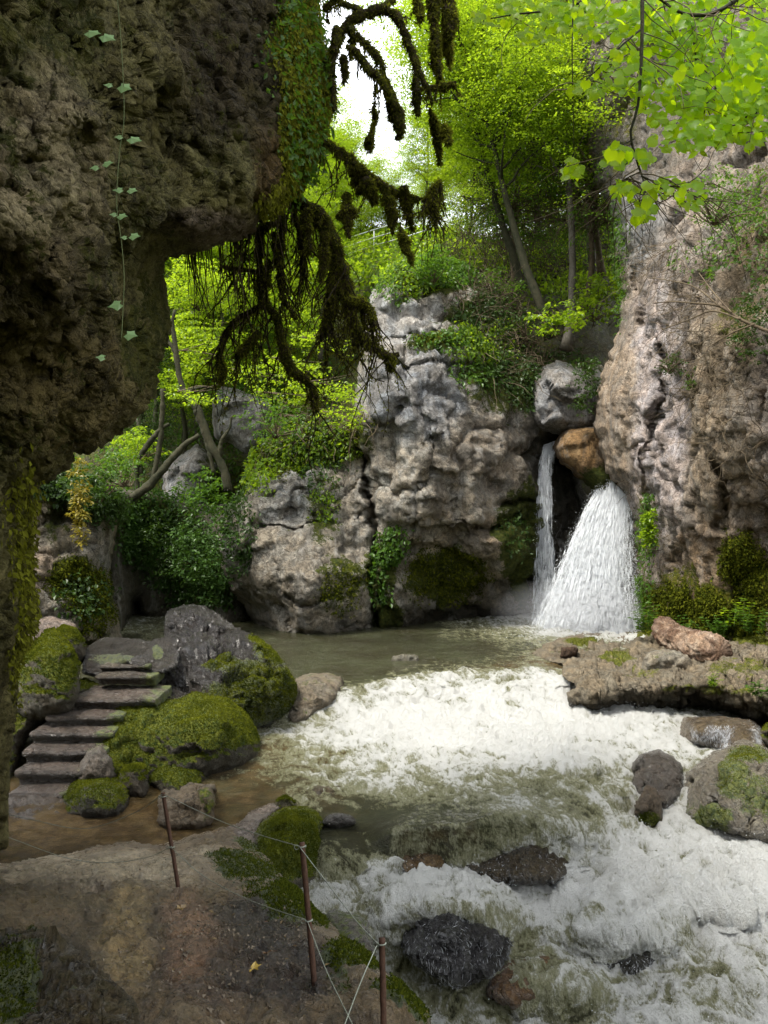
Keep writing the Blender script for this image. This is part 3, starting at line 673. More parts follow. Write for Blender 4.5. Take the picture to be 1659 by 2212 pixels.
boulder('back', [(60, 1400), (52, 1368), (75, 1340), (110, 1330), (150, 1342), (170, 1365), (160, 1420), (80, 1430)], 16.0, 'pale pink rough rock behind the peaked mossy boulder', color=(.28, .22, .18), up=0, seed=20, mat=M_pink)
boulder('peakb', [(115, 1370), (135, 1350), (165, 1358), (182, 1385), (186, 1420), (160, 1450), (125, 1430)], 14.6, 'small dark mossy rock tucked behind the peaked boulder', up=.9, seed=21)
boulder('peak', [(20, 1530), (28, 1450), (40, 1415), (75, 1385), (110, 1355), (138, 1372), (160, 1405), (172, 1440), (172, 1490), (150, 1540), (60, 1560)],
        [(110, 1360, 14.4), (40, 1420, 13.9), (100, 1440, 13.1), (160, 1430, 13.6), (100, 1540, 13.0), (30, 1540, 13.4)], 'peaked boulder with bright green moss cap left of the upper slab', up=1.0, upz=.2, seed=22, edge=(35, .7))
boulder('wall', [(-80, 1800), (-60, 1520), (20, 1500), (80, 1478), (170, 1466), (215, 1480), (190, 1510), (120, 1535), (80, 1570), (50, 1610), (35, 1670), (30, 1740), (0, 1800)],
        [(-60, 1520, 13.6), (170, 1475, 14.2), (120, 1530, 13.7), (50, 1600, 13.1), (30, 1700, 12.4), (-50, 1780, 11.9)], 'dark mossy bank beside the left ends of the stone steps', up=.8, seed=23, color=(.10, .09, .07))
boulder('slab', [(178, 1450), (185, 1405), (205, 1388), (225, 1378), (270, 1380), (320, 1383), (360, 1378), (385, 1395), (380, 1440), (345, 1455), (310, 1450), (280, 1435), (250, 1440), (215, 1462)],
        [(230, 1382, 16.4), (350, 1385, 16.2), (200, 1405, 15.2), (330, 1408, 15.0), (270, 1412, 14.9), (330, 1440, 14.7), (210, 1455, 14.7), (375, 1430, 14.8)], 'flat topped wet slab at the head of the steps', mat=M_glint, up=0, seed=24, edge=(12, .3), color=(.06, .053, .047), moss=[(340, 1410, 14, 20, .9), (240, 1425, 60, 14, .6)],
        disp=[('fbm', .07, 1.2), ('ridge', .05, 3), ('plate', .05, (2, 2, 4)), ('cell', .03, 6), ('fbm', .012, 14)])
boulder('big', [(352, 1395), (356, 1340), (362, 1318), (390, 1309), (425, 1304), (452, 1314), (490, 1340), (510, 1356), (535, 1365), (560, 1378), (590, 1405), (618, 1440), (640, 1480), (634, 1520), (618, 1548), (600, 1562), (565, 1576), (500, 1580), (420, 1580), (345, 1530), (330, 1490), (345, 1460), (362, 1430)],
        [(420, 1310, 17.7), (365, 1325, 17.4), (356, 1385, 16.6), (500, 1355, 17.2), (360, 1440, 15.4), (400, 1500, 14.5), (340, 1510, 14.2), (430, 1420, 15.6), (520, 1400, 16.0), (580, 1405, 16.2), (470, 1440, 15.2), (560, 1450, 15.2), (500, 1480, 14.8), (450, 1520, 14.2), (560, 1520, 15.1), (630, 1490, 15.9), (600, 1560, 15.8), (520, 1580, 14.6)],
        'largest boulder with shiny wet slab top and thick moss shoulder', mat=M_glint, up=0, seed=25, edge=(22, .5), color=(.045, .04, .037), down=0.0,
        moss=[(560, 1480, 95, 60, 1.0), (590, 1410, 50, 30, 1.0), (560, 1380, 30, 16, .9), (480, 1440, 60, 24, .95), (610, 1510, 50, 60, 1.0), (500, 1530, 120, 50, .95), (470, 1500, 50, 30, .8)],
        disp=[('fbm', .16, .8), ('facet', .3, (1.4, 1.2, 2)), ('plate', .12, (1.6, 1.3, 2.6)), ('facet', .16, (3.4, 2.4, 4)), ('plate', .06, (4, 3, 5)), ('facet', .055, (8, 5, 8)), ('ridge', .02, (14, 9, 14))], thick=1.5)
boulder('riverstone', [(618, 1500), (632, 1472), (660, 1456), (700, 1454), (735, 1462), (744, 1480), (738, 1505), (715, 1525), (690, 1540), (665, 1560), (620, 1580), (608, 1550)],
        [(640, 1465, 17.4), (720, 1465, 17.2), (680, 1495, 16.3), (640, 1560, 15.9), (720, 1520, 16.4)], 'tan grey rock leaning out into the pool beside the big boulder', up=.35, seed=26, color=(.15, .125, .09), edge=(22, .5))
boulder('round', [(205, 1700), (196, 1640), (225, 1580), (236, 1520), (262, 1503), (330, 1493), (385, 1505), (410, 1496), (450, 1494), (490, 1503), (520, 1525), (545, 1560), (566, 1605), (560, 1640), (530, 1665), (480, 1680), (420, 1700), (330, 1715)],
        [(240, 1510, 13.5), (330, 1500, 13.9), (450, 1500, 14.2), (530, 1540, 14.0), (300, 1600, 12.9), (400, 1570, 12.9), (500, 1600, 13.0), (560, 1640, 13.6), (210, 1660, 12.2), (300, 1710, 12.4), (420, 1700, 12.7), (470, 1540, 13.3), (380, 1520, 13.8)],
        'rounded boulder with golden green moss over its top right of the steps', up=1.0, upz=.15, seed=27, color=(.06, .055, .04), thick=1.2, moss=[(260, 1600, 40, 100, .8), (470, 1560, 90, 60, .7)])
boulder('low1', [(318, 1700), (322, 1660), (350, 1640), (390, 1632), (425, 1640), (446, 1668), (440, 1710), (380, 1730)], [(380, 1640, 12.6), (330, 1690, 12.1), (430, 1690, 12.2), (380, 1720, 11.8)], 'low dark mossy boulder under the rounded boulder at the water', up=.8, seed=28, color=(.06, .055, .04))
boulder('low2', [(252, 1720), (258, 1665), (285, 1648), (312, 1655), (322, 1690), (315, 1730)], 11.9, 'small mossy stone between the step foot and the dark boulder', up=.9, seed=29, color=(.07, .06, .045), edge=(25, .4))
boulder('grey', [(168, 1690), (170, 1650), (190, 1622), (215, 1612), (240, 1640), (250, 1680), (225, 1700)], 12.1, 'pale grey stone at the right end of the lower steps', up=.3, seed=30, color=(.13, .11, .09), edge=(25, .4))
boulder('foot', [(130, 1770), (134, 1720), (155, 1692), (185, 1678), (230, 1672), (268, 1682), (282, 1710), (275, 1760), (220, 1780)], [(200, 1680, 11.9), (140, 1740, 11.4), (270, 1740, 11.3), (200, 1770, 11.0), (200, 1720, 11.2)], 'dark rounded boulder standing in the side channel at the foot of the steps', up=.6, seed=31, color=(.045, .04, .03), edge=(35, .6))
boulder('wetleft', [(-60, 1810), (-40, 1740), (20, 1712), (80, 1705), (140, 1712), (142, 1780), (90, 1800)], [(0, 1720, 11.8), (100, 1712, 11.9), (0, 1790, 10.9), (110, 1780, 11.1)], 'wet brown rock below the lowest step', mat=M_wet, up=.1, seed=32, color=(.06, .045, .032), edge=(15, .3))
boulder('block', [(344, 1772), (342, 1725), (358, 1705), (392, 1712), (400, 1700), (462, 1697), (462, 1730), (455, 1778), (400, 1790), (360, 1790)], [(350, 1712, 11.3), (460, 1700, 11.4), (460, 1770, 10.9), (400, 1730, 10.95), (350, 1780, 10.8)], 'angular brown block standing in the shallow side channel', disp=[('fbm', .14, .9), ('facet', .55, .9), ('facet', .28, 2.2), ('ridge', .05, 4), ('facet', .07, 6), ('ridge', .02, 14)], up=0, seed=33, color=(.11, .085, .055), edge=(12, .25), moss=[(440, 1740, 20, 40, .5)])
boulder('mossrock', [(556, 1900), (548, 1850), (545, 1800), (570, 1768), (596, 1752), (630, 1742), (670, 1745), (694, 1768), (690, 1800), (684, 1850), (680, 1900), (640, 1925), (590, 1920)],
        [(600, 1755, 10.6), (680, 1755, 10.5), (560, 1810, 9.8), (620, 1800, 9.8), (680, 1890, 9.6), (620, 1910, 9.3), (560, 1890, 9.1)], 'squat stone wrapped in dark moss at the edge of the rapids', up=.5, seed=34, color=(.10, .085, .06), edge=(30, .5), moss=[(640, 1830, 80, 80, .85)])
boulder('wetlip', [(470, 1840), (480, 1800), (520, 1775), (545, 1752), (580, 1738), (610, 1742), (585, 1770), (560, 1800), (565, 1840), (530, 1850)], [(480, 1820, 9.8), (560, 1750, 10.9), (600, 1745, 11.0), (540, 1800, 10.1), (540, 1845, 9.6)], 'pale wet stone lapped by water beside the squat mossy stone', mat=M_slab, up=0, seed=35, color=(.16, .13, .11), edge=(20, .35))
boulder('tiny1', [(592, 1748), (596, 1728), (615, 1718), (635, 1726), (640, 1742), (620, 1752)], 11.2, 'little mossy knob in the stream above the squat mossy stone', up=.8, seed=36, color=(.13, .12, .08), edge=(12, .15))
boulder('tiny2', [(690, 1780), (700, 1765), (730, 1755), (760, 1762), (768, 1778), (730, 1790)], 10.9, 'flat dark wet stone just right of the squat mossy stone', mat=M_wet, up=0, seed=37, color=(.06, .055, .05), edge=(12, .15))
boulder('edgerock', [(690, 1985), (720, 1965), (760, 1975), (790, 1992), (800, 2030), (812, 2070), (800, 2110), (760, 2080), (715, 2040)], [(700, 1990, 7.0), (770, 1985, 6.9), (800, 2080, 6.2), (740, 2040, 6.4)], 'dark wet mossy rock hugging the ledge edge behind the cables', mat=M_wet, up=.5, seed=38, color=(.09, .08, .07), edge=(25, .4))
boulder('cornerleft', [(-200, 1960), (0, 1968), (60, 1985), (130, 2020), (190, 2065), (240, 2110), (275, 2160), (300, 2230), (340, 2500), (-200, 2500)], [(0, 1975, 5.9), (130, 2030, 5.15), (240, 2120, 4.4), (290, 2220, 3.85), (0, 2120, 4.0), (0, 2230, 3.2), (150, 2200, 3.5), (100, 2450, 2.6), (-150, 2100, 4.0)], 'wet glistening rough rock filling the bottom left corner', mat=M_glint, up=0, seed=39, res=4, color=(.10, .078, .045), edge=(50, .5), moss=[(20, 2150, 60, 110, .8), (150, 2190, 60, 40, .5), (60, 2000, 80, 30, .6)],
        disp=[('fbm', .2, 1.2), ('facet', .3, 1.8), ('ridge', .08, 3), ('facet', .09, 5), ('ridge', .03, 10), ('facet', .02, 18), ('ridge', .008, 30)], thick=1.5)
boulder('R1', [(1366, 1700), (1370, 1650), (1392, 1630), (1420, 1622), (1450, 1636), (1470, 1655), (1476, 1690), (1468, 1720), (1440, 1750), (1400, 1740)], [(1420, 1630, 13.6), (1370, 1680, 13.1), (1470, 1690, 13.1), (1430, 1740, 12.5)], 'dark wet boulder splashed by the rapids left of the big right hand boulder', mat=M_wet, disp=[('fbm', .14, .9), ('facet', .55, .9), ('facet', .28, 2.2), ('ridge', .05, 4), ('facet', .07, 6), ('ridge', .02, 14)], up=0, seed=40, color=(.055, .045, .035), edge=(30, .5))
boulder('R2', [(1374, 1775), (1378, 1725), (1395, 1700), (1415, 1705), (1430, 1735), (1432, 1775), (1405, 1800)], 12.0, 'small mossy brown stone in the white water below the dark wet boulder', mat=M_moss, disp=[('fbm', .14, .9), ('facet', .55, .9), ('facet', .28, 2.2), ('ridge', .05, 4), ('facet', .07, 6), ('ridge', .02, 14)], up=0, seed=41, color=(.08, .06, .04), edge=(25, .4), moss=[(1400, 1770, 30, 25, .6)])
boulder('R3', [(1470, 1760), (1474, 1700), (1496, 1660), (1530, 1635), (1565, 1620), (1605, 1598), (1640, 1612), (1700, 1640), (1760, 1700), (1780, 1820), (1659, 1835), (1560, 1800), (1500, 1795)], [(1600, 1602, 13.9), (1500, 1665, 13.2), (1478, 1750, 12.7), (1560, 1700, 12.3), (1650, 1680, 12.4), (1560, 1800, 11.9), (1659, 1820, 11.6), (1770, 1780, 12.2)], 'big grey boulder with streaks of moss at the right edge of the rapids', mat=M_slab, disp=[('fbm', .14, .9), ('facet', .55, .9), ('facet', .28, 2.2), ('ridge', .05, 4), ('facet', .07, 6), ('ridge', .02, 14)], up=0, seed=42, color=(.14, .125, .095), edge=(40, .7), moss=[(1620, 1640, 50, 30, .95), (1580, 1690, 35, 50, .7), (1640, 1730, 60, 60, .6), (1545, 1770, 50, 30, .8), (1500, 1750, 30, 40, .4)], thick=1.4)
boulder('R4', [(1640, 1600), (1648, 1570), (1690, 1550), (1800, 1560), (1800, 1650), (1680, 1640)], 14.6, 'mossy rock just entering the frame above the big right hand boulder', up=1.0, seed=43, edge=(20, .4))
# right bank shelf with undercut lip
boulder('shelf', [(1148, 1412), (1180, 1392), (1215, 1378), (1260, 1368), (1330, 1360), (1400, 1352), (1500, 1350), (1700, 1330), (2100, 1340), (2100, 1720), (1800, 1640), (1640, 1585), (1560, 1556), (1500, 1545), (1440, 1535), (1340, 1532), (1260, 1532), (1232, 1525), (1228, 1500), (1246, 1482), (1215, 1462), (1215, 1435), (1180, 1428)],
        [(1150, 1410, 21.3), (1330, 1362, 25.4), (1250, 1400, 21.6), (1215, 1440, 19.0), (1235, 1495, 16.4), (1235, 1528, 16.6), (1340, 1487, 16.2), (1420, 1484, 16.0), (1500, 1482, 15.8), (1600, 1485, 15.4), (1659, 1487, 15.2), (1340, 1530, 17.1), (1420, 1533, 17.3), (1500, 1540, 17.5), (1600, 1560, 17.1), (1659, 1590, 16.6), (1400, 1400, 21), (1500, 1400, 20.0), (1600, 1400, 18.6), (1659, 1400, 18), (1500, 1440, 17.4), (1659, 1440, 16.6), (1360, 1440, 18.1), (1600, 1352, 22), (2000, 1450, 13), (2000, 1700, 12)],
        'layered limestone bank jutting into the river below the log', name='rock_bank', mat=M_ledge, up=0, seed=44, color=(.17, .14, .095), edge=(10, .2), res=3.2, thick=2, cat='rock bank',
        moss=[(1540, 1490, 130, 12, .6), (1600, 1450, 90, 25, .6), (1270, 1385, 60, 8, .9), (1620, 1390, 60, 20, .9), (1330, 1420, 50, 12, .7), (1440, 1372, 90, 14, .8), (1390, 1450, 60, 12, .5)],
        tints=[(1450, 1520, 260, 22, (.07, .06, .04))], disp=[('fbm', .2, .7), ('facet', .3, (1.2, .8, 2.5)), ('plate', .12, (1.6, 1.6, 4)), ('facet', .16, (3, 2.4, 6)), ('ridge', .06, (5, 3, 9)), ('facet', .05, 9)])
boulder('under', [(1388, 1452), (1392, 1420), (1415, 1405), (1455, 1402), (1488, 1418), (1500, 1445), (1480, 1468), (1420, 1470)], 17.4, 'grey rock propping up the fallen log', up=.3, seed=45, color=(.22, .195, .15), edge=(25, .5))
boulder('tanshelf', [(1440, 1575), (1470, 1552), (1560, 1548), (1640, 1560), (1659, 1575), (1700, 1610), (1560, 1620), (1480, 1600)], [(1470, 1556, 16.2), (1640, 1566, 15.8), (1500, 1572, 15.0), (1630, 1574, 14.9), (1560, 1610, 14.9), (1500, 1600, 15.0)], 'low tan shelf with a thin curtain of water under the bank', mat=M_slab, up=0, seed=46, color=(.09, .066, .036), edge=(10, .1), disp=[('fbm', .05, 1.5), ('ridge', .03, 4)])
boulder('clump', [(1210, 1418), (1214, 1400), (1235, 1395), (1250, 1402), (1242, 1415), (1225, 1424)], 19.9, 'dark brown root clump lying on the tip of the bank', up=0, seed=47, color=(.06, .035, .02), edge=(10, .2), name='driftwood', cat='driftwood', res=2.5, mat=M_ledge)
for key, pl, ct, lb, sd_n, cl in [('W1', [(990, 1880), (1000, 1815), (1060, 1775), (1140, 1762), (1200, 1785), (1250, 1830), (1275, 1868), (1200, 1905), (1080, 1910)], [(1060, 1782, 11.75), (1200, 1795, 11.7), (1010, 1850, 10.9), (1260, 1860, 11.15), (1150, 1870, 10.45), (1100, 1905, 10.2)], 'long dark rock under a film of water in the middle of the rapids', 60, (.06, .045, .025)),
        ('W2', [(860, 1870), (850, 1820), (880, 1785), (930, 1780), (965, 1805), (975, 1850), (950, 1890), (890, 1900)], [(880, 1790, 11.2), (940, 1790, 11.2), (865, 1850, 10.5), (960, 1860, 10.5), (910, 1890, 10.1)], 'brown hump of rock in the water left of the long dark rock', 61, (.14, .09, .04)),
        ('W3', [(830, 1990), (880, 1935), (950, 1915), (1030, 1940), (1090, 1985), (1110, 2050), (1060, 2110), (980, 2130), (900, 2080)], [(900, 1935, 9.95), (1030, 1950, 9.9), (850, 1990, 9.5), (1100, 2040, 9.2), (960, 2020, 9.0), (980, 2120, 8.6), (1060, 2100, 8.7)], 'black rock with water streaming down its face nearest the camera', 62, (.028, .027, .03)),
        ('W4', [(1050, 2150), (1060, 2095), (1120, 2060), (1190, 2055), (1215, 2095), (1190, 2150), (1110, 2180)], [(1080, 2090, 9.1), (1190, 2065, 9.25), (1060, 2140, 8.75), (1200, 2130, 8.8), (1120, 2170, 8.5)], 'orange brown rock showing through the foam near the bottom', 63, (.17, .10, .05)),
        ('W5', [(1260, 2080), (1290, 2020), (1350, 1990), (1410, 2010), (1430, 2070), (1370, 2110)], [(1290, 2020, 9.75), (1400, 2010, 9.8), (1270, 2070, 9.3), (1420, 2070, 9.35), (1350, 2100, 9.1)], 'dark rock drowned in foam right of the streaming black rock', 64, (.05, .048, .04)),
        ('W6', [(1235, 1680), (1240, 1655), (1270, 1640), (1310, 1645), (1325, 1668), (1300, 1690)], 14.0, 'low brown stone splashed at the lip of the right hand fall', 65, (.12, .10, .06)),
        ('W7', [(590, 1640), (620, 1622), (680, 1612), (740, 1618), (760, 1636), (700, 1650), (630, 1655)], [(600, 1640, 14.2), (680, 1615, 14.8), (750, 1635, 14.3), (680, 1650, 13.9)], 'tan slab lying just under the water right of the rounded boulder', 66, (.26, .19, .09)),
        ('W8', [(640, 1740), (680, 1700), (735, 1700), (740, 1722), (700, 1740)], 12.2, 'flat stone awash in the channel above the squat mossy stone', 67, (.13, .10, .06))]:
    ct = [(p_[0], p_[1], p_[2]-{'W1': .27, 'W3': .27, 'W2': .2, 'W4': .2, 'W5': .24}.get(key, .15)) for p_ in ct] if isinstance(ct, list) else ct-.2
    boulder(key, pl, ct, lb, mat=M_glint, up=0, seed=sd_n, color=cl, edge=(30, .35), disp=[('fbm', .12, .9), ('facet', .3, 1.2), ('facet', .12, 3), ('ridge', .04, 5), ('facet', .03, 9)], wob=(5, 20))
boulder('poolstone', [(845, 1432), (848, 1420), (870, 1413), (900, 1416), (905, 1430), (870, 1438)], 20.2, 'tiny stone just breaking the surface of the green pool', mat=M_wet, up=0, seed=49, color=(.12, .11, .08), edge=(10, .15), res=2.5)
boulder('slabstone', [(605, 2140), (625, 2122), (660, 2112), (700, 2120), (722, 2140), (715, 2165), (670, 2178), (640, 2172)], [(610, 2135, 5.1), (700, 2120, 5.15), (715, 2165, 4.7), (640, 2170, 4.72)], 'flat grey stone set in the path behind the middle post', up=0, seed=48, color=(.12, .10, .09), edge=(8, .05), res=3, mat=M_tufa, disp=[('fbm', .02, 2), ('ridge', .008, 8)], thick=.15)

# ------------------------------------------------------------------ stone staircase
def rblock(name, x0, x1, yf, d, deep, h, parent, seed, mat, amp=.018, color=(.19, .16, .14), moss_r=.0):
    nx, ny, nz = 34, 10, 8
    xs = np.linspace(-1, 1, nx); ys = np.linspace(-1, 1, ny); zs = np.linspace(-1, 1, nz)
    V = []; F = []; o = 0
    for ax, (u, w), sg in [(2, (xs, ys), 1), (2, (xs, ys), -1), (1, (xs, zs), -1), (1, (xs, zs), 1), (0, (ys, zs), 1), (0, (ys, zs), -1)]:
        U, W = np.meshgrid(u, w); a = np.zeros(U.shape+(3,)); r = [i for i in range(3) if i != ax]
        a[..., r[0]] = U; a[..., r[1]] = W; a[..., ax] = sg
        k = np.arange(U.size).reshape(U.shape)+o
        f = np.stack([k[:-1, :-1], k[:-1, 1:], k[1:, 1:], k[1:, :-1]], -1).reshape(-1, 4)
        if (sg < 0) != (ax == 1): f = f[:, ::-1]
        V.append(a.reshape(-1, 3)); F.append(f); o += U.size
    V = np.concatenate(V); F = np.concatenate(F)
    zt = HC-(yf-1106)/FPX*d; xa = (x0-829.5)/FPX*d; xb = (x1-829.5)/FPX*d
    half = np.array([(xb-xa)/2, deep/2, h/2]); cen = np.array([(xa+xb)/2, d+deep/2, zt-h/2])
    p = V*half; rr = .03
    inner = np.clip(p, -(half-rr), half-rr); dv = p-inner; L = np.linalg.norm(dv, axis=1, keepdims=True)
    p = inner+dv/np.maximum(L, 1e-6)*np.minimum(L, rr)
    w = p+cen
    nn = unit(dv+1e-6*V)
    w = w+nn*(amp*fbm(w*2.2+seed, 4, .6)+amp*.5*ridge(w*6+seed, 3)+.008*fbm(w*22, 2))[:, None]
    low = sstep(.6, -.5, V[:, 2])*sstep(.2, -1, V[:, 1]); w[:, 1] += .16*low
    w[:, 2] += .05*fbm(np.c_[w[:, 0]*1.5, w[:, 1]*2, w[:, 0]*0+seed*3], 3)
    w[:, 1] += .05*fbm(np.c_[w[:, 0]*1.8, w[:, 0]*0, w[:, 0]*0+seed*5], 3)
    ms = sstep(.1, 1.0, (V[:, 0]))*moss_r+sstep(-.3, -1, V[:, 2])*.25
    base = parent.location
    return mesh(name, w-np.array(base), F, mat, parent, {'moss': ms}, True, None, {'col': np.tile(np.array(color), (len(w), 1))})
st = empty('stone_staircase', P(120, 1740, 12.3), 'worn stone staircase climbing between mossy boulders', 'staircase')
for k, (x0, x1, yf, d_, dp, h_) in enumerate([(150, 335, 1511, 13.45, 1.1, .22), (98, 262, 1547, 13.1, .9, .24), (62, 244, 1582, 12.8, .9, .24), (46, 228, 1622, 12.5, .8, .26), (30, 200, 1665, 12.15, .8, .28), (20, 150, 1712, 11.85, .8, .3),
                                             (204, 330, 1461, 14.15, .8, .20), (214, 322, 1438, 14.5, .6, .18)]):
    rblock('step', x0, x1, yf, d_, dp, h_, st, 50+k, M_slab, moss_r=.65, color=(.095, .074, .06) if k < 6 else (.08, .065, .048))

# ------------------------------------------------------------------ fallen log
def logobj():
    path = smoothpath([P(1432, 1352, 20.3), P(1455, 1378, 19.6), P(1490, 1392, 18.8), P(1530, 1402, 18.0), P(1556, 1405, 17.6)], 90)
    rad = np.interp(np.linspace(0, 1, 90), [0, .06, .3, .6, .92, 1], [.27, .33, .36, .38, .40, .31])
    v, f, t = tube(path, rad, 64)
    n = vnormals(v, f); q = v*np.array([1, 1, 1])
    tgt = unit(path[-1]-path[0]); al = v@tgt
    s = np.stack([(v-al[:, None]*tgt)[:, 0]*3.2, (v-al[:, None]*tgt)[:, 2]*3.2, al*1.6], -1)
    w = s*1.6+.5*np.stack([fbm(s, 3), fbm(s+5, 3), fbm(s+9, 3)], -1)
    pl = fbm(np.floor(w)*3.7+.3, 1); a, b = cell(w*1.2)
    v = v+n*(.05*pl-.06*np.exp(-(b-a)/.1)+.03*fbm(s*np.array([5, 5, 1.5]), 4)+.04*fbm(s*.5, 2))[:, None]
    c1, c2, c3 = np.array([.36, .255, .18]), np.array([.17, .105, .07]), np.array([.50, .39, .29])
    k = sstep(-.1, .25, pl+.5*fbm(s*1.3+4, 3))[:, None]; k2 = sstep(.15, .5, fbm(s*.8+20, 4, .7))[:, None]
    col = (c1*(1-k)+c2*k)*(1-k2)+c3*k2
    o = mesh('fallen_log', v, [f, t], M_bark, attrs={'moss': np.zeros(len(v))}, cols={'col': col}, origin=tuple(path[45]-np.array([0, 0, .33])))
    tagit(o, 'thick fallen log with flaking bark resting on the right bank', 'log')
M_bark = rock_mat('flaking bark', 2.6, .85, 0, .2, .04, dark=.45, pits=1.0, lichen=.1)
logobj()

# ------------------------------------------------------------------ waterfalls
def fall_mat():
    m = NT('falling water')
    fo = m.attr('foam')
    n = m.noise(4, 7, .75, m.scalev((4.5, 4.5, .55)), .7); n2 = m.noise(16, 5, .8, m.scalev((2.6, 2.6, .9)), .6)
    a = m.math('ADD', fo, m.math('MULTIPLY', m.math('SUBTRACT', n, .5), 1.5)); a = m.math('ADD', a, m.math('MULTIPLY', m.math('SUBTRACT', n2, .5), 1.3))
    al = m.map(a, .22, .62)
    c = m.mix(m.map(n2, .3, .7), (.62, .66, .72), (.88, .9, .92))
    p = m.pbr(c, .4, m.bump(m.math('ADD', n, m.math('MULTIPLY', n2, .6)), .12), .4)
    tr = m.n('ShaderNodeBsdfTranslucent'); m.put(tr.inputs[0], (.75, .8, .85))
    mx0 = m.n('ShaderNodeMixShader'); m.put(mx0.inputs[0], .4); m.put(mx0.inputs[1], p); m.put(mx0.inputs[2], tr.outputs[0])
    t = m.n('ShaderNodeBsdfTransparent')
    mx = m.n('ShaderNodeMixShader'); m.put(mx.inputs[0], al); m.put(mx.inputs[1], t.outputs[0]); m.put(mx.inputs[2], mx0.outputs[0])
    return m.done(mx.outputs[0])
M_fall = fall_mat()
M_spray = simple_mat('spray drops', (.62, .66, .70), (.85, .87, .88), 8, .4, .0)
def drops(pos, size):
    n = len(pos); a = unit(rng.normal(size=(n, 3))); b = unit(np.cross(a, rng.normal(size=(n, 3)))); s = np.broadcast_to(size, n)[:, None]
    V = np.stack([pos+a*s, pos-a*s*.5+b*s*.8, pos-a*s*.5-b*s*.8, pos+np.cross(a, b)*s], 1).reshape(-1, 3)
    i = np.arange(n)*4
    return V, np.concatenate([np.stack([i, i+1, i+2], -1), np.stack([i, i+1, i+3], -1), np.stack([i+1, i+2, i+3], -1), np.stack([i, i+2, i+3], -1)])
def waterfall(label, Lp, Rp, ddL, ddR, dens, seed, layers=2, nsp=6000):
    Lp = np.array(Lp, float); Rp = np.array(Rp, float)
    ns, na = 150, 70
    root = empty('waterfall', P((Lp[-1][0]+Rp[-1][0])/2, (Lp[-1][1]+Rp[-1][1])/2, (ddL[1]+ddR[1])/2), label, 'waterfall')
    base = np.array(root.location)
    s = np.linspace(0, 1, ns); a = np.linspace(0, 1, na)
    L = smoothpath(np.c_[Lp, Lp[:, 0]*0], ns)[:, :2]; R = smoothpath(np.c_[Rp, Rp[:, 0]*0], ns)[:, :2]
    for ly in range(layers):
        S, A = np.meshgrid(s, a, indexing='ij')
        px = L[:, 0][:, None]*(1-A)+R[:, 0][:, None]*A; py = L[:, 1][:, None]*(1-A)+R[:, 1][:, None]*A
        dd = (ddL[0]*(1-S)+ddL[1]*S)*(1-A)+(ddR[0]*(1-S)+ddR[1]*S)*A-.35*np.sin(np.pi*A)*S+ly*.25
        v = P(px, py, dd).reshape(-1, 3)
        q = v*np.array([2.4, 2.4, .35])+seed+ly*9
        h = .16*ridge(q*np.array([1.6, 1.6, .7]), 4, .65)+.07*ridge(q*np.array([5, 5, 1.5]), 3)
        v[:, 1] -= h*(.35+S.ravel()); v[:, 0] += .22*fbm(q*2+4, 3)*(.2+S.ravel()); v[:, 1] -= .35*fbm(q*.5+8, 3)*S.ravel()
        edge = np.minimum(A, 1-A).ravel()*2
        fo = dens(S.ravel(), A.ravel())*sstep(0, .34, edge+.30*fbm(q*np.array([2.5, 2.5, 2.5]), 3))+.34*(ridge(q*1.5+3, 3)-.2)
        fo[edge <= 0] = -1
        idx = np.arange(ns*na).reshape(ns, na); f = np.stack([idx[:-1, :-1], idx[1:, :-1], idx[1:, 1:], idx[:-1, 1:]], -1).reshape(-1, 4)
        mesh('water_sheet', v-base, f, M_fall, root, {'foam': fo})
    S = rng.random(nsp)**.6; A = rng.beta(.55, .7, nsp)+rng.normal(size=nsp)*.07*(.3+S)
    k = (S*(ns-1)).astype(int)
    px = L[k, 0]*(1-A)+R[k, 0]*A; py = L[k, 1]*(1-A)+R[k, 1]*A
    dd = (ddL[0]*(1-S)+ddL[1]*S)*(1-A)+(ddR[0]*(1-S)+ddR[1]*S)*A-.4*rng.random(nsp)-.2
    pos = P(px, py, dd)+rng.normal(size=(nsp, 3))*.05
    v, f = drops(pos-base, rng.random(nsp)**3*.013+.003)
    m_ = nsp//5 if nsp > 9000 else nsp//9; S = rng.random(m_)**.7*.93; A = rng.beta(.8, 1.25, m_)+rng.normal(size=m_)*.03*(.3+S); k = (S*(ns-1)).astype(int); k2 = np.minimum(k+rng.integers(3, 12, m_), ns-1)
    def at(k, S_, off): return P(L[k, 0]*(1-A)+R[k, 0]*A, L[k, 1]*(1-A)+R[k, 1]*A, (ddL[0]*(1-S_)+ddL[1]*S_)*(1-A)+(ddR[0]*(1-S_)+ddR[1]*S_)*A-.35*np.sin(np.pi*np.clip(A, 0, 1))*S_-off)
    off = rng.random(m_)*.35; p0 = at(k, k/(ns-1), off)-base; p1 = at(k2, k2/(ns-1), off)-base+rng.normal(size=(m_, 3))*.015
    v2, f2, _ = leaves(p0, p1-p0, np.tile([0, -1.0, .2], (m_, 1))+rng.normal(size=(m_, 3))*.3, np.linalg.norm(p1-p0, axis=1), .035, .02)
    v = np.concatenate([v, v2]); f = np.concatenate([f, f2+len(v)-len(v2)])
    o = mesh('spray', v, f, M_spray, root, smooth=False); o['kind'] = 'stuff'
    return root
waterfall('broad white waterfall fanning out from the foot of the right cliff', [(1306, 1022), (1284, 1060), (1255, 1120), (1222, 1200), (1190, 1280), (1158, 1366)], [(1345, 1062), (1362, 1085), (1366, 1150), (1372, 1220), (1382, 1290), (1390, 1366)],
          (27.4, 25.6), (25.0, 24.6), lambda S, A: 1.45-1.0*sstep(.5, .95, A)-.35*sstep(.45, .75, A)*sstep(0, .5, S)+.3*sstep(.85, 1, S), 3, 2, 26000)
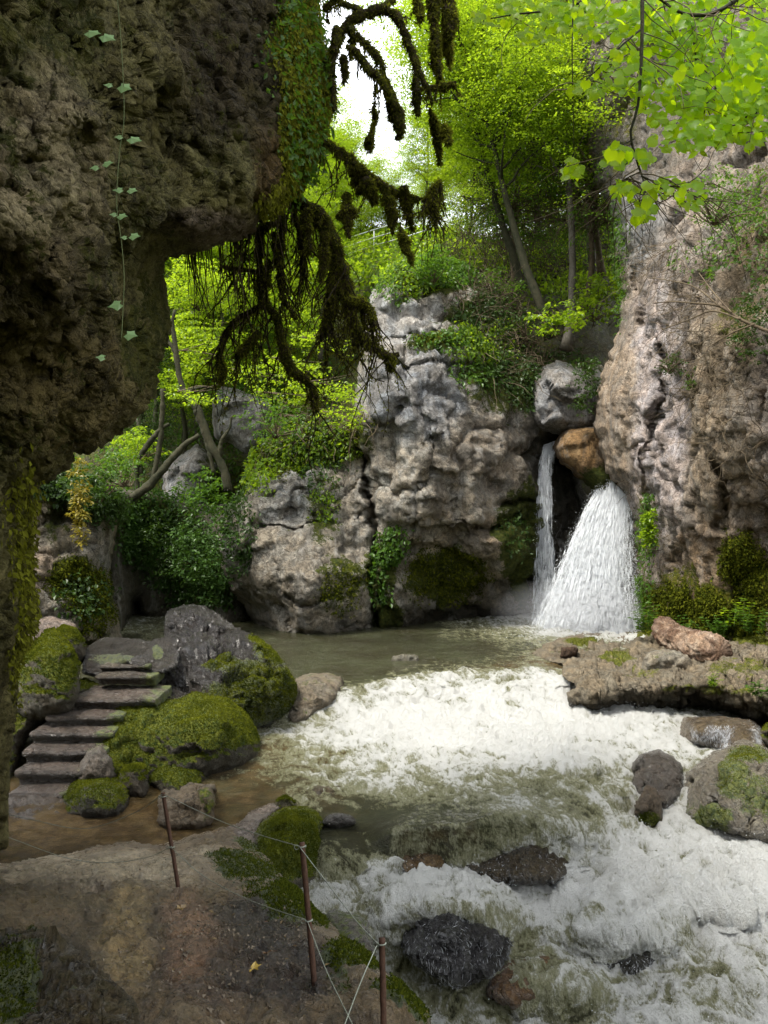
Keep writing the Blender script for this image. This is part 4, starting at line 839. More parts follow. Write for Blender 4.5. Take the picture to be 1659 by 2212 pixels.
waterfall('thin veil of water dropping beside the broad waterfall', [(1172, 962), (1163, 1020), (1158, 1120), (1156, 1230), (1148, 1364)], [(1212, 948), (1194, 1000), (1194, 1100), (1198, 1220), (1216, 1364)],
          (28.4, 27.2), (28.4, 27.0), lambda S, A: .52-.1*S+.2*sstep(.9, 1, S), 5, 2, 3500)
mb = P(1255, 1345, 24.4); u_ = np.linspace(0, np.pi, 13); w_ = np.linspace(0, 2*np.pi, 24, endpoint=False); UU, WW = np.meshgrid(u_, w_, indexing='ij')
mv = np.stack([np.sin(UU)*np.cos(WW)*2.9, np.sin(UU)*np.sin(WW)*1.1, np.cos(UU)*1.15+.4], -1).reshape(-1, 3)+mb; mi = np.arange(13*24).reshape(13, 24); mj = np.roll(mi, -1, 1)
mm = bpy.data.materials.new('mist'); mm.use_nodes = True; mm.node_tree.nodes.clear(); vo = mm.node_tree.nodes.new('ShaderNodeVolumePrincipled'); gt = mm.node_tree.nodes.new('ShaderNodeTexCoord'); gm = mm.node_tree.nodes.new('ShaderNodeMapping'); gm.inputs['Scale'].default_value = (1/2.9, 1/1.1, 1/1.15); gm.inputs['Location'].default_value = (0, 0, -.35); gg_ = mm.node_tree.nodes.new('ShaderNodeTexGradient'); gg_.gradient_type = 'SPHERICAL'; gx_ = mm.node_tree.nodes.new('ShaderNodeMath'); gx_.operation = 'MULTIPLY'; gx_.inputs[1].default_value = .4
mm.node_tree.links.new(gt.outputs['Object'], gm.inputs[0]); mm.node_tree.links.new(gm.outputs[0], gg_.inputs[0]); mm.node_tree.links.new(gg_.outputs[1], gx_.inputs[0]); mm.node_tree.links.new(gx_.outputs[0], vo.inputs['Density']); vo.inputs['Color'].default_value = (.95, .97, 1, 1)
mo_ = mm.node_tree.nodes.new('ShaderNodeOutputMaterial'); mm.node_tree.links.new(vo.outputs[0], mo_.inputs['Volume'])
tagit(mesh('mist', mv, np.stack([mi[:-1], mi[1:], mj[1:], mj[:-1]], -1).reshape(-1, 4), mm, origin=tuple(mb)), 'thin mist hanging at the foot of the waterfalls', None, None, 'stuff')
# spray thrown up along the rapids and at the foot of the falls
W_ = WATER
wgt = sstep(.45, .9, W_['fa'])*np.clip(steep*2+.25, 0, 1)*(W_['py'] > 1440)
R_ = dict(v=W_['v'], f=W_['f'], n=W_['n'])
ps, pn = pick(R_, 20000, wgt)
ps = ps+pn*(rng.random(len(ps))**3*.22)[:, None]+rng.normal(size=ps.shape)*.02
fallp = P(rng.uniform(1060, 1420, 6000), rng.uniform(1335, 1362, 6000), 1.0)
dd = rng.uniform(23.6, 26.6, 6000); xx = rng.normal(1265, 70, 6000)
fp = np.stack([(xx-829.5)/FPX*dd, dd, np.abs(rng.normal(size=6000))*.35*np.exp(-((xx-1265)/90)**2)+.02], -1)
v, f = drops(np.concatenate([ps, fp]), np.r_[rng.random(len(ps))**3*.007+.002, rng.random(6000)**3*.014+.004])
tagit(mesh('water_spray', v, f, M_spray, smooth=False, origin=(0, 12, -1)), 'fine white drops thrown up along the rapids', None, None, 'stuff')

M_thread = simple_mat('water threads', (.28, .29, .31), (.72, .74, .76), 6, .25, 0, .6)
for key, n_, wd_ in (('W1', 500, .0014), ('W3', 1500, .0010), ('W5', 900, .0014), ('tanshelf', 2600, .0016)):
    R_ = BO[key]; w_ = np.clip(.35+fbm(R_['v']*2.2, 3)*2.2, 0, 1)*(np.clip(1-R_['n'][:, 2]*.6, 0, 1))
    w_ = w_*((R_['py'] > 1570) & (R_['px'] > 1495) & (R_['px'] < 1640)) if key == 'tanshelf' else w_; ps, nn = pick(R_, n_, w_); g_ = np.array([0, -.25, -1.0]); ax = unit(g_-nn*(nn@g_)[:, None]+rng.normal(size=ps.shape)*.22)
    ln_ = .012+rng.random(n_)**2*.07; v, f, _ = leaves(ps+nn*.008, ax, nn, ln_, wd_*45, .05)
    o = mesh('water_threads', v-R_['org'], f, M_thread, R_['o'], smooth=False); o['kind'] = 'stuff'
# ------------------------------------------------------------------ cable barrier
M_rust = simple_mat('rusty post steel', (.045, .022, .014), (.10, .05, .03), 40, .7, .004, .4, .3)
M_cable = simple_mat('steel cable', (.20, .22, .18), (.34, .36, .30), 60, .5, .001, .5, .4)
def post(x0, y0, d0, x1, y1, d1, lb, rings):
    a = P(x0, y0, d0); b = P(x1, y1, d1); b = b+(b-a)*.04
    root = empty('barrier_post', tuple(b), lb, 'post', 'rusty posts of the cable barrier')
    r = .0185 if d1 > 4.5 else .017
    v, f, t = tube(smoothpath([a, (a+b)/2+rng.normal(size=3)*.004, b], 30), r, 12, 3, .25)
    mesh('shaft', v-b, [f, t], M_rust, root)
    for s in rings:
        c = a+(b-a)*s; th = np.linspace(0, 2*np.pi, 17)
        ringp = np.stack([np.cos(th)*(r+.004), np.sin(th)*(r+.004), th*.002], -1)+c-b
        v, f, t = tube(ringp, .0045, 5); mesh('cable_clamp', v, f, M_cable, root)
        e = c-b+np.array([-(r+.018), 0, 0]); ringp = np.stack([np.cos(th)*.014, th*0, np.sin(th)*.014], -1)+e
        v, f, t = tube(ringp, .003, 5); mesh('cable_eye', v, f, M_cable, root)
post(352, 1712, 7.05, 392, 1958, 6.95, 'rusty leaning post farthest from the camera, standing beside the side channel', [.04, .47])
post(652, 1820, 5.0, 683, 2168, 4.8, 'rusty post in the middle of the barrier, beside the flat grey stone', [.03, .48])
post(825, 2026, 4.25, 830, 2330, 4.1, 'rusty post nearest the camera, cut off by the bottom of the picture', [.05])
for pts, lb in [([(-120, 1770, 7.4), (0, 1803, 7.3), (143, 1853, 7.2), (240, 1863, 7.15), (321, 1851, 7.05), (371, 1828, 6.97)], 'lower cable sagging from the left to the far post'),
                ([(-60, 1740, 7.9), (67, 1770, 7.6), (183, 1790, 7.4), (292, 1755, 7.2), (351, 1716, 7.03)], 'upper cable sagging from the left to the top of the far post'),
                ([(354, 1716, 7.03), (470, 1771, 6.3), (560, 1803, 5.6), (646, 1828, 4.98)], 'upper cable between the far and the middle post'),
                ([(371, 1832, 6.97), (435, 1889, 6.5), (533, 1942, 5.7), (662, 1988, 4.9)], 'lower cable between the far and the middle post'),
                ([(646, 1828, 4.98), (710, 1912, 4.75), (770, 1990, 4.45), (815, 2038, 4.22)], 'upper cable between the middle and the near post'),
                ([(664, 1990, 4.88), (700, 2085, 4.55), (735, 2160, 4.2), (790, 2270, 3.7)], 'lower cable running down from the middle post'),
                ([(814, 2042, 4.22), (780, 2120, 4.0), (745, 2212, 3.7), (715, 2290, 3.5)], 'cable running back down from the near post')]:
    p = smoothpath([P(*q) for q in pts], 40); v, f, t = tube(p, .0032, 5)
    tagit(mesh('steel_cable', v, [f, t], M_cable, origin=tuple(p[0])), lb, 'cable')

# ------------------------------------------------------------------ fallen leaves on the path
def dead_leaf(x, y, size, rot, lb, c1, c2):
    p, n = surf(FORE, x, y)
    m = leaf_mat('dead leaf', c1, c2, .1, .05)
    ang = np.radians([0, 18, 38, 58, 72, 95, 118, 140, 165, 195, 220, 242, 265, 288, 302, 322, 342]); rad = np.array([1, .6, .62, .95, .6, .55, .8, .5, .35, .35, .5, .8, .55, .6, .95, .62, .6])*size*.5
    nn = unit(n+np.array([0, -.15, 0])); a = unit(np.cross(nn, [0, 1, 0.2])); b = np.cross(nn, a)
    c, s = math.cos(rot), math.sin(rot)
    u = a*c+b*s; w = -a*s+b*c
    rim = np.cos(ang)[:, None]*u*rad[:, None]+np.sin(ang)[:, None]*w*rad[:, None]+nn*(.012+.02*rng.random(17)*size*6)[:, None]
    V = np.concatenate([[nn*.006], rim]); k = np.arange(17)
    F = np.stack([k*0, k+1, (k+1) % 17+1], -1)
    root = mesh('fallen_leaf', V, F, m, attrs={'rnd': rng.random(18)}, smooth=False); root.location = p
    v, f, t = tube([nn*.008, nn*.012-u*size*.3, nn*.004-u*size*.6], .0015, 4); mesh('stalk', v, [f, t], M_rust, root)
    tagit(root, lb, 'leaf', 'fallen leaves on the path')
dead_leaf(416, 1993, .10, .3, 'pale tan fallen leaf lying nearest the far post', (.28, .19, .07), (.35, .25, .10))
dead_leaf(389, 2014, .11, 1.9, 'curled brown leaf just left of the pale tan leaf', (.18, .12, .05), (.25, .17, .07))
dead_leaf(552, 2119, .12, 2.4, 'bright yellow maple leaf with long stalk in the middle of the path', (.45, .30, .05), (.50, .36, .09))
dead_leaf(588, 2090, .11, .9, 'brown maple leaf just above the yellow maple leaf', (.14, .08, .04), (.19, .11, .06))
dead_leaf(577, 2014, .06, 2.2, 'small pink brown leaf at the foot of the mossy bank', (.20, .13, .09), (.25, .16, .11))
# scattered crumbs and pebbles of the path
M_peb = simple_mat('path pebbles', (.06, .045, .03), (.22, .18, .13), 3, .85, .0)
wp = np.exp(-((FORE['px']-480)/190)**2-((FORE['py']-2110)/130)**2)
pp, pn = pick(FORE, 2600, wp); v, f = drops(pp+pn*.002, rng.random(2600)**4*.018+.003)
tagit(mesh('path_pebbles', v, f, M_peb, origin=(-1, 5, .5), smooth=False), 'small crumbs and pebbles strewn over the earth path', None, None, 'stuff')

# ------------------------------------------------------------------ unseen rock added over and behind the viewpoint to shade the near rocks
def shade_rock(name, c, half, seed, mat, color):
    u = np.linspace(-1, 1, 26); V = []; F = []; o = 0
    for ax in range(3):
        for sg in (-1, 1):
            U, W = np.meshgrid(u, u); a = np.zeros(U.shape+(3,)); r = [i for i in range(3) if i != ax]
            a[..., r[0]] = U; a[..., r[1]] = W; a[..., ax] = sg
            k = np.arange(U.size).reshape(U.shape)+o; f = np.stack([k[:-1, :-1], k[:-1, 1:], k[1:, 1:], k[1:, :-1]], -1).reshape(-1, 4)
            if (sg < 0) != (ax == 1): f = f[:, ::-1]
            V.append(a.reshape(-1, 3)); F.append(f); o += U.size
    V = np.concatenate(V); F = np.concatenate(F)
    n = unit(V**3); p = (V/np.maximum((np.abs(V)**6).sum(1)**(1/6), 1)[:, None])*np.array(half)+np.array(c)
    p = p+n*(.7*fbm(p*.35+seed, 4)+.2*ridge(p*1.1, 3))[:, None]
    o = mesh(name, p, F, mat, attrs={'moss': np.zeros(len(p))}, cols={'col': np.tile(np.array(color), (len(p), 1))}, origin=(c[0], c[1], c[2]-half[2]))
    return tagit(o, kind='structure')
shade_rock('overhang_and_shade_rock', (-8, .5, 11.0), (6.6, 7.0, 3.6), 3, M_over, (.17, .145, .1))
shade_rock('overhang_and_shade_rock', (-8.0, -9.0, 3.0), (9.5, 5.5, 8.0), 5, M_over, (.17, .145, .1))
shade_rock('overhang_and_shade_rock', (-8.5, -3.2, 3.5), (5.6, 5.5, 5.5), 7, M_over, (.17, .145, .1))
shade_rock('overhang_and_shade_rock', (-9.5, -8.5, 8.0), (8.5, 5.0, 11.0), 9, M_over, (.17, .145, .1))

# ------------------------------------------------------------------ foliage
G = dict(
 bright=leaf_mat('spring leaf bright', (.09, .16, .010), (.14, .22, .015), .58, .02, ((.28, .44, .012), (.42, .56, .02))),
 yellow=leaf_mat('spring leaf yellow', (.10, .17, .012), (.16, .23, .018), .56, .02, ((.32, .48, .014), (.45, .59, .02))),
 mid=leaf_mat('leaf mid green', (.04, .09, .012), (.07, .14, .018), .4, .02, ((.12, .25, .015), (.18, .32, .02))),
 dark=leaf_mat('leaf dark green', (.022, .045, .010), (.04, .075, .014), .25, .02, ((.06, .12, .01), (.09, .17, .015))),
 linden=leaf_mat('linden leaf', (.10, .22, .004), (.17, .29, .008), .68, .015, ((.42, .64, .006), (.60, .76, .012))),
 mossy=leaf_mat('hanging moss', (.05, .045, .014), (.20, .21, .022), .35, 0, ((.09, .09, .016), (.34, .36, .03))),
 gold=leaf_mat('autumn vine leaf', (.16, .15, .02), (.28, .22, .03), .35, .03),
 moss=leaf_mat('moss tuft', (.018, .028, .005), (.11, .12, .010), .2, 0, ((.05, .08, .008), (.16, .18, .015))),
 fern=leaf_mat('ivy leaf', (.03, .07, .014), (.06, .12, .02), .3, .02))
M_bark1 = simple_mat('mossy bark', (.014, .017, .006), (.04, .036, .018), 3, .9, .03)
M_bark2 = simple_mat('pale bark', (.06, .052, .038), (.15, .135, .11), 2.5, .9, .02)
M_twig = simple_mat('twigs', (.05, .035, .02), (.13, .10, .06), 3, .9, .0)
def sprays(cen, rad, n_leaf, size, droop=.25, outward=None, flat=.12, width=.62):
    """flat layered sprays of leaves, one per centre"""
    n = len(cen); k = n_leaf
    th = rng.uniform(0, 2*np.pi, (n, k)); rr = np.sqrt(rng.random((n, k)))*rad[:, None]
    tilt = rng.normal(size=(n, 2))*.28
    dx = np.cos(th)*rr; dy = np.sin(th)*rr
    dz = tilt[:, :1]*dx+tilt[:, 1:]*dy-droop*rr**2/np.maximum(rad[:, None], .1)+rng.normal(size=(n, k))*flat*rad[:, None]
    pos = (cen[:, None]+np.stack([dx, dy, dz], -1)).reshape(-1, 3)
    ax = np.stack([np.cos(th), np.sin(th), -.35+rng.normal(size=(n, k))*.35], -1).reshape(-1, 3)+rng.normal(size=(n*k, 3))*.4
    nr = np.array([0, 0, 1.0])+rng.normal(size=(n*k, 3))*.42
    return leaves(pos, ax, nr, size*(.6+.7*rng.random(n*k)), width, .1)
def make_tree(name, h, r, nsp, nl, size, mat, bark, crown_lo=.35, lean=(0, 0), seed=0, trunk_r=.16, veil=0):
    root = empty(name, (0, 0, 0))
    tp = [np.array([0, 0, -.6])]; n = 14
    for k in range(n):
        s = (k+1)/n; tp.append(np.array([lean[0]*s*h+.25*math.sin(s*5+seed), lean[1]*s*h+.25*math.cos(s*4+seed), s*h*.95]))
    tp = smoothpath(tp, 40); v, f, t = tube(tp, np.interp(np.linspace(0, 1, 40), [0, .05, 1], [trunk_r*1.5, trunk_r, .03]), 8, seed, .4)
    mesh('trunk', v, [f, t], bark, root)
    br = []
    for k in range(26):
        s = rng.uniform(crown_lo, .98); b = tp[int(s*39)]; a = rng.uniform(0, 6.28); L = r*rng.uniform(.5, 1.0)*(1.1-.5*abs(s-.6))
        g = grow(b, (math.cos(a), math.sin(a), .55), L, 7, .14, .08); br.append((g, np.linspace(trunk_r*.32, .012, 8)))
    for k in range(veil):
        g0, _ = br[rng.integers(0, 26)]; g = grow(g0[rng.integers(2, 8)], (rng.normal(), rng.normal(), -.1), rng.uniform(.8, 2.6), 7, .35, .2); br.append((g, np.linspace(.018, .006, 8)))
    v, q = tubes(br, 4 if veil else 5); mesh('branches', v, q, bark, root)['kind'] = 'stuff'
    # crown: sprays gathered round the branches with gaps between
    tips = np.concatenate([g[2:] for g, _ in br]+[g[4:] for g, _ in br])
    c = tips[rng.integers(0, len(tips), nsp*2)]+rng.normal(size=(nsp*2, 3))*np.array([r*.22, r*.22, h*.045])
    m = fbm(c*.55+seed*3, 3) > -.12
    c = c[m][:nsp]
    v, f, rr = sprays(c, rng.uniform(.35, .8, len(c)), nl, size)
    o = mesh('crown', v, f, mat, root, {'rnd': rr}, smooth=False); o['kind'] = 'stuff'
    return root
protoA = make_tree('beech_tree', 16, 4.2, 1000, 50, .115, G['bright'], M_bark2, .38, (0.0, 0), 1)
protoB = make_tree('beech_tree', 15, 4.0, 1000, 46, .12, G['yellow'], M_bark1, .18, (-.05, .0), 2, .13)
protoC = make_tree('beech_tree', 14, 4.4, 750, 44, .115, G['bright'], M_bark1, .45, (-.3, .05), 4, .2)
protoD = make_tree('spruce_tree', 12, 2.4, 420, 44, .11, G['dark'], M_bark1, .1, (0, 0), 6, .16)
protoE = make_tree('beech_tree', 15, 3.6, 240, 40, .11, G['mid'], M_twig, .2, (.04, .0), 8, .12, 900)
protoF = make_tree('beech_tree', 15, 4.2, 950, 46, .12, G['mid'], M_bark1, .2, (.02, .0), 9, .14)
TR = [  # prototype, base x, y, distance, scale, turn, label
 ('A', 1222, 722, 29.5, 1.0, 0, 'pale slender trunk rising above the thin waterfall, rightmost of the bare trunks'),
 ('C', 1190, 700, 29.0, .9, 0, 'mossy trunk leaning left just beside the pale slender trunk'),
 ('C', 1128, 600, 32.0, .85, .4, 'thin leaning trunk left of the two mossy trunks above the cliff'),
 ('A', 1110, 560, 36.0, 1.05, 1.2, 'leafy tree whose crown fills the sky right of the gap'),
 ('B', 1010, 560, 40.0, .62, 2.2, 'young tree behind the bright bush on the cliff top'),
 ('A', 1290, 600, 36.0, 1.3, 3.2, 'tall tree growing tight against the right hand cliff'),
 ('B', 1150, 560, 44.0, 1.45, .7, 'large tree standing far back between the bare trunks'),
 ('A', 1240, 500, 50.0, 1.5, 4.2, 'far tree filling the top of the wood beside the right cliff'),
 ('B', 1120, 520, 52.0, 1.35, 5.0, 'far tree directly right of the sky gap'),
 ('B', 395, 980, 33.0, .8, .3, 'yellow green tree at the edge of the dark overhang'),
 ('B', 470, 900, 37.0, .95, 1.5, 'yellow green tree seen under the overhang left of the hanging moss'),
 ('A', 560, 830, 40.0, .85, 2.7, 'green tree behind the hanging moss curtain'),
 ('B', 650, 760, 43.0, .85, 3.9, 'tree behind the thick mossy branch'),
 ('A', 345, 1010, 31.0, .7, 4.6, 'small tree deep in the gorge above the arch'),
 ('B', 715, 640, 44.0, .62, 5.5, 'slim tree standing at the left edge of the sky gap'),
 ('A', 800, 600, 46.0, .45, 1.1, 'low tree under the sky gap behind the mossy branch'),
 ('B', 520, 760, 50.0, 1.0, .2, 'far tree just under the belly of the overhang'),
 ('B', 415, 800, 48.0, 1.1, 2.0, 'far tree glimpsed right beside the notch of the overhang'),
 ('B', 600, 980, 32.0, .5, 4.0, 'young beech above the left shoulder of the cliff'),
 ('D', 300, 1060, 27.5, .55, 1.0, 'dark evergreen behind the fern covered gorge wall'),
 ('D', 345, 960, 29.5, .6, 2.0, 'narrow dark evergreen beside the leaning twisted tree'),
 ('A', 920, 545, 47.0, .55, 3.0, 'small tree beside the metal railing'),
 ('A', 1330, 420, 44.0, 1.5, 2.5, 'tree crown peeping over the shoulder of the right cliff')]
TR += [('B', 940, 600, 56.0, .55, 1.0, 'far tree low behind the metal railing'), ('B', 1180, 640, 50.0, 1.2, 3.4, 'far tree closing the gap between the bare trunks'), ('B', 1270, 640, 54.0, 1.4, 5.2, 'far yellow green tree behind the right hand trunks'),
 ('B', 1090, 620, 48.0, 1.0, 2.4, 'far low tree behind the leaning trunks'), ('B', 1010, 610, 46.0, .62, .9, 'bushy young tree on the plateau right of the railing'),
 ('B', 440, 700, 40.0, 1.0, 5.9, 'yellow tree directly under the notch of the overhang'), ('B', 380, 760, 36.0, .85, 3.1, 'yellow tree against the dark edge of the overhang'), ('B', 520, 680, 42.0, .95, 4.4, 'yellow tree behind the thin hanging roots'), ('B', 610, 660, 44.0, .8, 1.8, 'yellow tree behind the upper mossy limbs'),
 ('A', 480, 800, 33.0, .6, 2.2, 'young green tree above the pale outcrop'), ('A', 690, 760, 33.0, .6, .4, 'young green tree behind the crack of the cliff'), ('A', 300, 1000, 34.0, .8, 5.1, 'shaded green tree at the mouth of the gorge'), ('B', 770, 600, 42.0, .42, 3.3, 'small yellow tree below the railing'), ('B', 690, 560, 47.0, .62, 2.9, 'yellow tree touching the left edge of the white sky'),
 ('A', 860, 590, 44.0, .38, 2.0, 'low green sapling in front of the railing')]
TR += [('E', 1262, 640, 30.5, 1.0, 0, 'brown twiggy thinly leafed tree close beside the right cliff'), ('E', 1110, 610, 33.0, .85, 2.0, 'twiggy half bare tree above the cliff top'), ('E', 1300, 560, 32.0, 1.1, 4.0, 'bare branched tree partly hidden by the right cliff'),
 ('F', 560, 700, 52.0, .9, 1.0, 'darker green far tree behind the hanging moss'), ('F', 420, 900, 38.0, .7, 3.0, 'darker green tree behind the twisted tree'), ('F', 1100, 560, 58.0, 1.5, 2.0, 'darker green far tree behind the wood'), ('F', 540, 960, 31.0, .42, 3.0, 'dark young tree above the outcrops')]
protos = dict(A=protoA, B=protoB, C=protoC, D=protoD, E=protoE, F=protoF); usedp = set()
for (k, x, y, d_, s, rz, lb) in TR:
    o = protos[k] if k not in usedp else copy_tree(protos[k]); usedp.add(k)
    o.location = P(x, y, d_); o.scale = (s, s, s); o.rotation_euler = (0, 0, rz)
    tagit(o, lb, 'tree', 'trees of the gorge wood')

def bush(name, x, y, d_, rx, ry, n, size, mat, lb, cat='bush', depth=1.0, twig=12, group=None, nl=14, droop=.3):
    c = P(x, y, d_); s = d_/FPX
    base = c+np.array([0, depth*.5, -ry*s*.8])
    root = empty(name, tuple(base), lb, cat, group)
    u = unit(rng.normal(size=(n, 3)))*(rng.random((n, 1))**.45)
    cc = u*np.array([rx*s, depth, ry*s])+c-base; cc = cc[fbm(cc*1.4+x, 3) > -.25]
    v, f, r = sprays(cc, rng.uniform(.6, 1.2, len(cc))*max(.12, rx*s*.22), nl, size, droop)
    mesh('foliage', v, f, mat, root, {'rnd': r}, smooth=False)['kind'] = 'stuff'
    if twig:
        L = [(grow((0, 0, 0), u_*np.array([1, 1, .6])+np.array([0, -.2, .7]), np.linalg.norm([rx*s, ry*s])*rng.uniform(.7, 1.2), 7, .2), np.linspace(.03, .006, 8)) for u_ in u[:twig]]
        v, q = tubes(L, 5); mesh('stems', v, q, M_twig, root)['kind'] = 'stuff'
    return root
bush('bush', 940, 572, 26.3, 52, 42, 90, .13, G['mid'], 'rounded vivid green bush on top of the grey cliff')
bush('bush', 1205, 690, 27.5, 60, 40, 50, .16, G['bright'], 'bright leafed sapling at the foot of the bare trunks')
bush('bush', 1290, 640, 29.0, 60, 60, 70, .14, G['bright'], 'green shrub between the bare trunks and the right cliff')
bush('bush', 1075, 620, 29.5, 80, 45, 60, .11, G['mid'], 'olive shrub sprawling behind the cliff top bush')
bush('bush', 1140, 700, 28.5, 70, 40, 50, .10, G['dark'], 'dark shrub hanging in the cleft above the thin waterfall')
bush('bush', 1260, 830, 25.8, 34, 70, 90, .10, G['dark'], 'dark ivy mass draped between the wedged boulder and the right cliff', twig=0)
bush('fern_bank', 440, 1180, 24.3, 70, 110, 170, .13, G['fern'], 'fresh green ferns and ivy cascading down the gorge wall', twig=0, droop=.8)
bush('fern_bank', 440, 1060, 25.2, 60, 60, 90, .13, G['mid'], 'bright fern clump at the top of the green cascade', twig=0, droop=.7)
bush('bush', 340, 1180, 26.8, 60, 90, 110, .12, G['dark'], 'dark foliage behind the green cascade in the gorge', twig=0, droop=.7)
bush('bush', 200, 1050, 20.6, 60, 45, 110, .11, G['dark'], 'dark shrub crowning the brown bluff on the far left')
bush('bush', 255, 1010, 22.0, 60, 50, 70, .10, G['mid'], 'loose green shrub above the brown bluff')
bush('hanging_vine', 172, 1085, 19.2, 17, 105, 80, .11, G['gold'], 'yellowing vine hanging down the brown bluff', 'vine', .25, 0, nl=9, droop=.9)
bush('bush', 590, 900, 24.4, 70, 55, 70, .10, G['mid'], 'straggly shrub on the left shoulder of the grey cliff')
bush('bush', 520, 850, 28, 90, 60, 60, .11, G['mid'], 'loose shrub around the pale outcrop')
bush('bush', 1565, 420, 17.5, 90, 60, 90, .075, G['mid'], 'small leafed shrub high on the right cliff under the linden leaves')
bush('bush', 1630, 690, 16.6, 34, 100, 130, .07, G['dark'], 'dark ivy patch at the right edge of the pink cliff', twig=0)
bush('bush', 1452, 785, 19.6, 34, 24, 50, .06, G['dark'], 'small dark tuft growing alone on the pale face of the right cliff', depth=.3)
bush('bush', 1495, 815, 19.4, 24, 26, 30, .06, G['mid'], 'smaller tuft just below and right of the lone dark tuft', depth=.25)
bush('grass_tussock', 1402, 1140, 22.0, 14, 45, 40, .12, G['bright'], 'bright grass tussock hanging right of the broad waterfall', 'grass', .2, 0, droop=1.2)
for (x, y, d_, rx, ry, n, mt, lb) in [(425, 620, 27, 75, 60, 130, 'yellow', 'sunny beech bough right under the notch of the overhang'), (520, 640, 29, 80, 60, 120, 'yellow', 'sunny beech bough behind the thin hanging roots'), (420, 730, 26, 60, 60, 110, 'yellow', 'sunny beech bough beside the twisted tree top'),
        (500, 760, 28, 80, 50, 110, 'bright', 'green beech bough below the sunny boughs'), (620, 700, 30, 80, 60, 110, 'bright', 'green beech bough behind the curling mossy branches'), (390, 830, 27, 50, 50, 80, 'bright', 'green beech bough behind the twisted trunk'), (300, 960, 26, 55, 40, 80, 'bright', 'bright beech bough over the gorge mouth'), (700, 600, 31, 70, 60, 90, 'yellow', 'yellow beech bough behind the thick mossy limb'), (760, 420, 38, 60, 30, 60, 'yellow', 'thin yellow bough at the lower edge of the white sky')]:
    bush('beech_bough', x, y, d_, rx, ry, n, .10, G[mt], lb, 'branch', 1.6, 10, 'beech boughs lit from above', nl=34, droop=.15)
# layered beech sprays reaching in front of the cliff
for (x, y, d_, rx, ry, n, lb) in [(560, 800, 21, 70, 14, 26, 'bright beech spray low under the hanging moss'), (645, 775, 21.5, 60, 16, 24, 'beech spray behind the lower mossy branch'),
        (700, 830, 20.5, 70, 16, 26, 'pale green beech spray in front of the cliff notch'), (735, 895, 20, 40, 16, 16, 'beech spray hanging furthest down beside the crack in the cliff'), (425, 850, 21, 48, 9, 15, 'isolated sunlit spray on the leaning twisted tree'),
        (700, 730, 22, 60, 18, 20, 'beech spray between the mossy branches'), (610, 850, 22, 60, 18, 20, 'shaded beech spray above the mossy shoulder'), (440, 760, 24, 60, 50, 40, 'broad spray of yellow leaves beside the overhang')]:
    c = P(x, y, d_); s = d_/FPX
    root = empty('beech_spray', tuple(c+np.array([-rx*s, .3, .1])), lb, 'branch', 'beech sprays in front of the cliff')
    u = rng.uniform(-1, 1, (n, 3)); cc = u*np.array([rx*s, .6, ry*s])+c-np.array(root.location); cc[:, 2] -= .15*cc[:, 0]*rng.choice([1, .4])
    v, f, r = sprays(cc, rng.uniform(.18, .34, n), 20, .095, .2, flat=.06)
    mesh('foliage', v, f, G['yellow'], root, {'rnd': r}, smooth=False)['kind'] = 'stuff'
    v, q = tubes([(grow((0, 0, 0), (1, rng.normal()*.2, rng.normal()*.12-.1), 2*rx*s, 8, .08), np.linspace(.02, .004, 9)) for _ in range(3)], 4); mesh('twigs', v, q, M_twig, root)['kind'] = 'stuff'

# greenery clinging to the cliffs (parts of the cliff they grow on)
def pxw(R, lst):
    w = np.zeros(len(R['v'])); nz = fbm(R['v']*.9+3, 4, .6)
    for (x, y, rx, ry, s) in lst: w = np.maximum(w, s*np.clip(1.2-((R['px']-x)/rx)**2-((R['py']-y)/ry)**2+nz*.9, 0, 1))
    return w
def cling(R, name, lst, n, size, mat, down=.8, out=.06):
    r_ = pick(R, n, pxw(R, lst)); pos, nn = r_
    ax = unit(np.array([0, 0, -down])+rng.normal(size=pos.shape)*.6+nn*.4)
    v, f, r = leaves(pos+nn*(rng.random((n, 1))*out), ax, nn+rng.normal(size=pos.shape)*.5, size*(.5+rng.random(n)), .6, .1)
    o = mesh(name, v-R['org'], f, mat, R['o'], {'rnd': r}, smooth=False); o['kind'] = 'stuff'
cling(CENT, 'ivy', [(835, 1190, 40, 60, 1), (830, 1270, 30, 50, .5), (960, 590, 100, 30, 1), (860, 610, 50, 50, .5), (1000, 740, 110, 22, .8), (1040, 800, 70, 40, .4)], 7000, .13, G['mid'], out=.2)
cling(CENT, 'ivy', [(1150, 780, 120, 100, 1), (1080, 680, 110, 60, 1), (640, 930, 120, 50, .8), (520, 1120, 30, 120, .8), (690, 1010, 60, 90, .35), (1120, 1150, 30, 60, .3), (780, 640, 30, 60, .4)], 13000, .12, G['dark'], out=.3)
cling(CENT, 'ivy', [(650, 960, 130, 50, 1), (560, 1010, 40, 60, 1), (880, 600, 80, 40, .6), (700, 1080, 30, 60, .3), (1050, 740, 90, 50, .7)], 7000, .13, G['bright'], out=.3)
cling(CENT, 'moss', [(690, 920, 120, 50, 1), (590, 990, 60, 40, .8), (870, 590, 40, 60, .8), (940, 738, 60, 12, 1), (970, 1260, 100, 50, .5), (740, 1270, 60, 60, .4)], 16000, .07, G['moss'], out=.12)
cling(GORGE, 'ivy', [(330, 1150, 90, 90, 1), (430, 1230, 110, 90, 1), (520, 1150, 40, 90, 1)], 9000, .13, G['fern'], out=.3)
cling(BLUFF, 'ivy', [(120, 1050, 110, 35, 1), (220, 1080, 50, 50, 1), (170, 1290, 60, 50, .25)], 6000, .12, G['dark'], out=.25)
cling(BLUFF, 'moss', [(165, 1260, 70, 60, 1), (205, 1330, 40, 40, .6)], 7000, .06, G['moss'], out=.06)
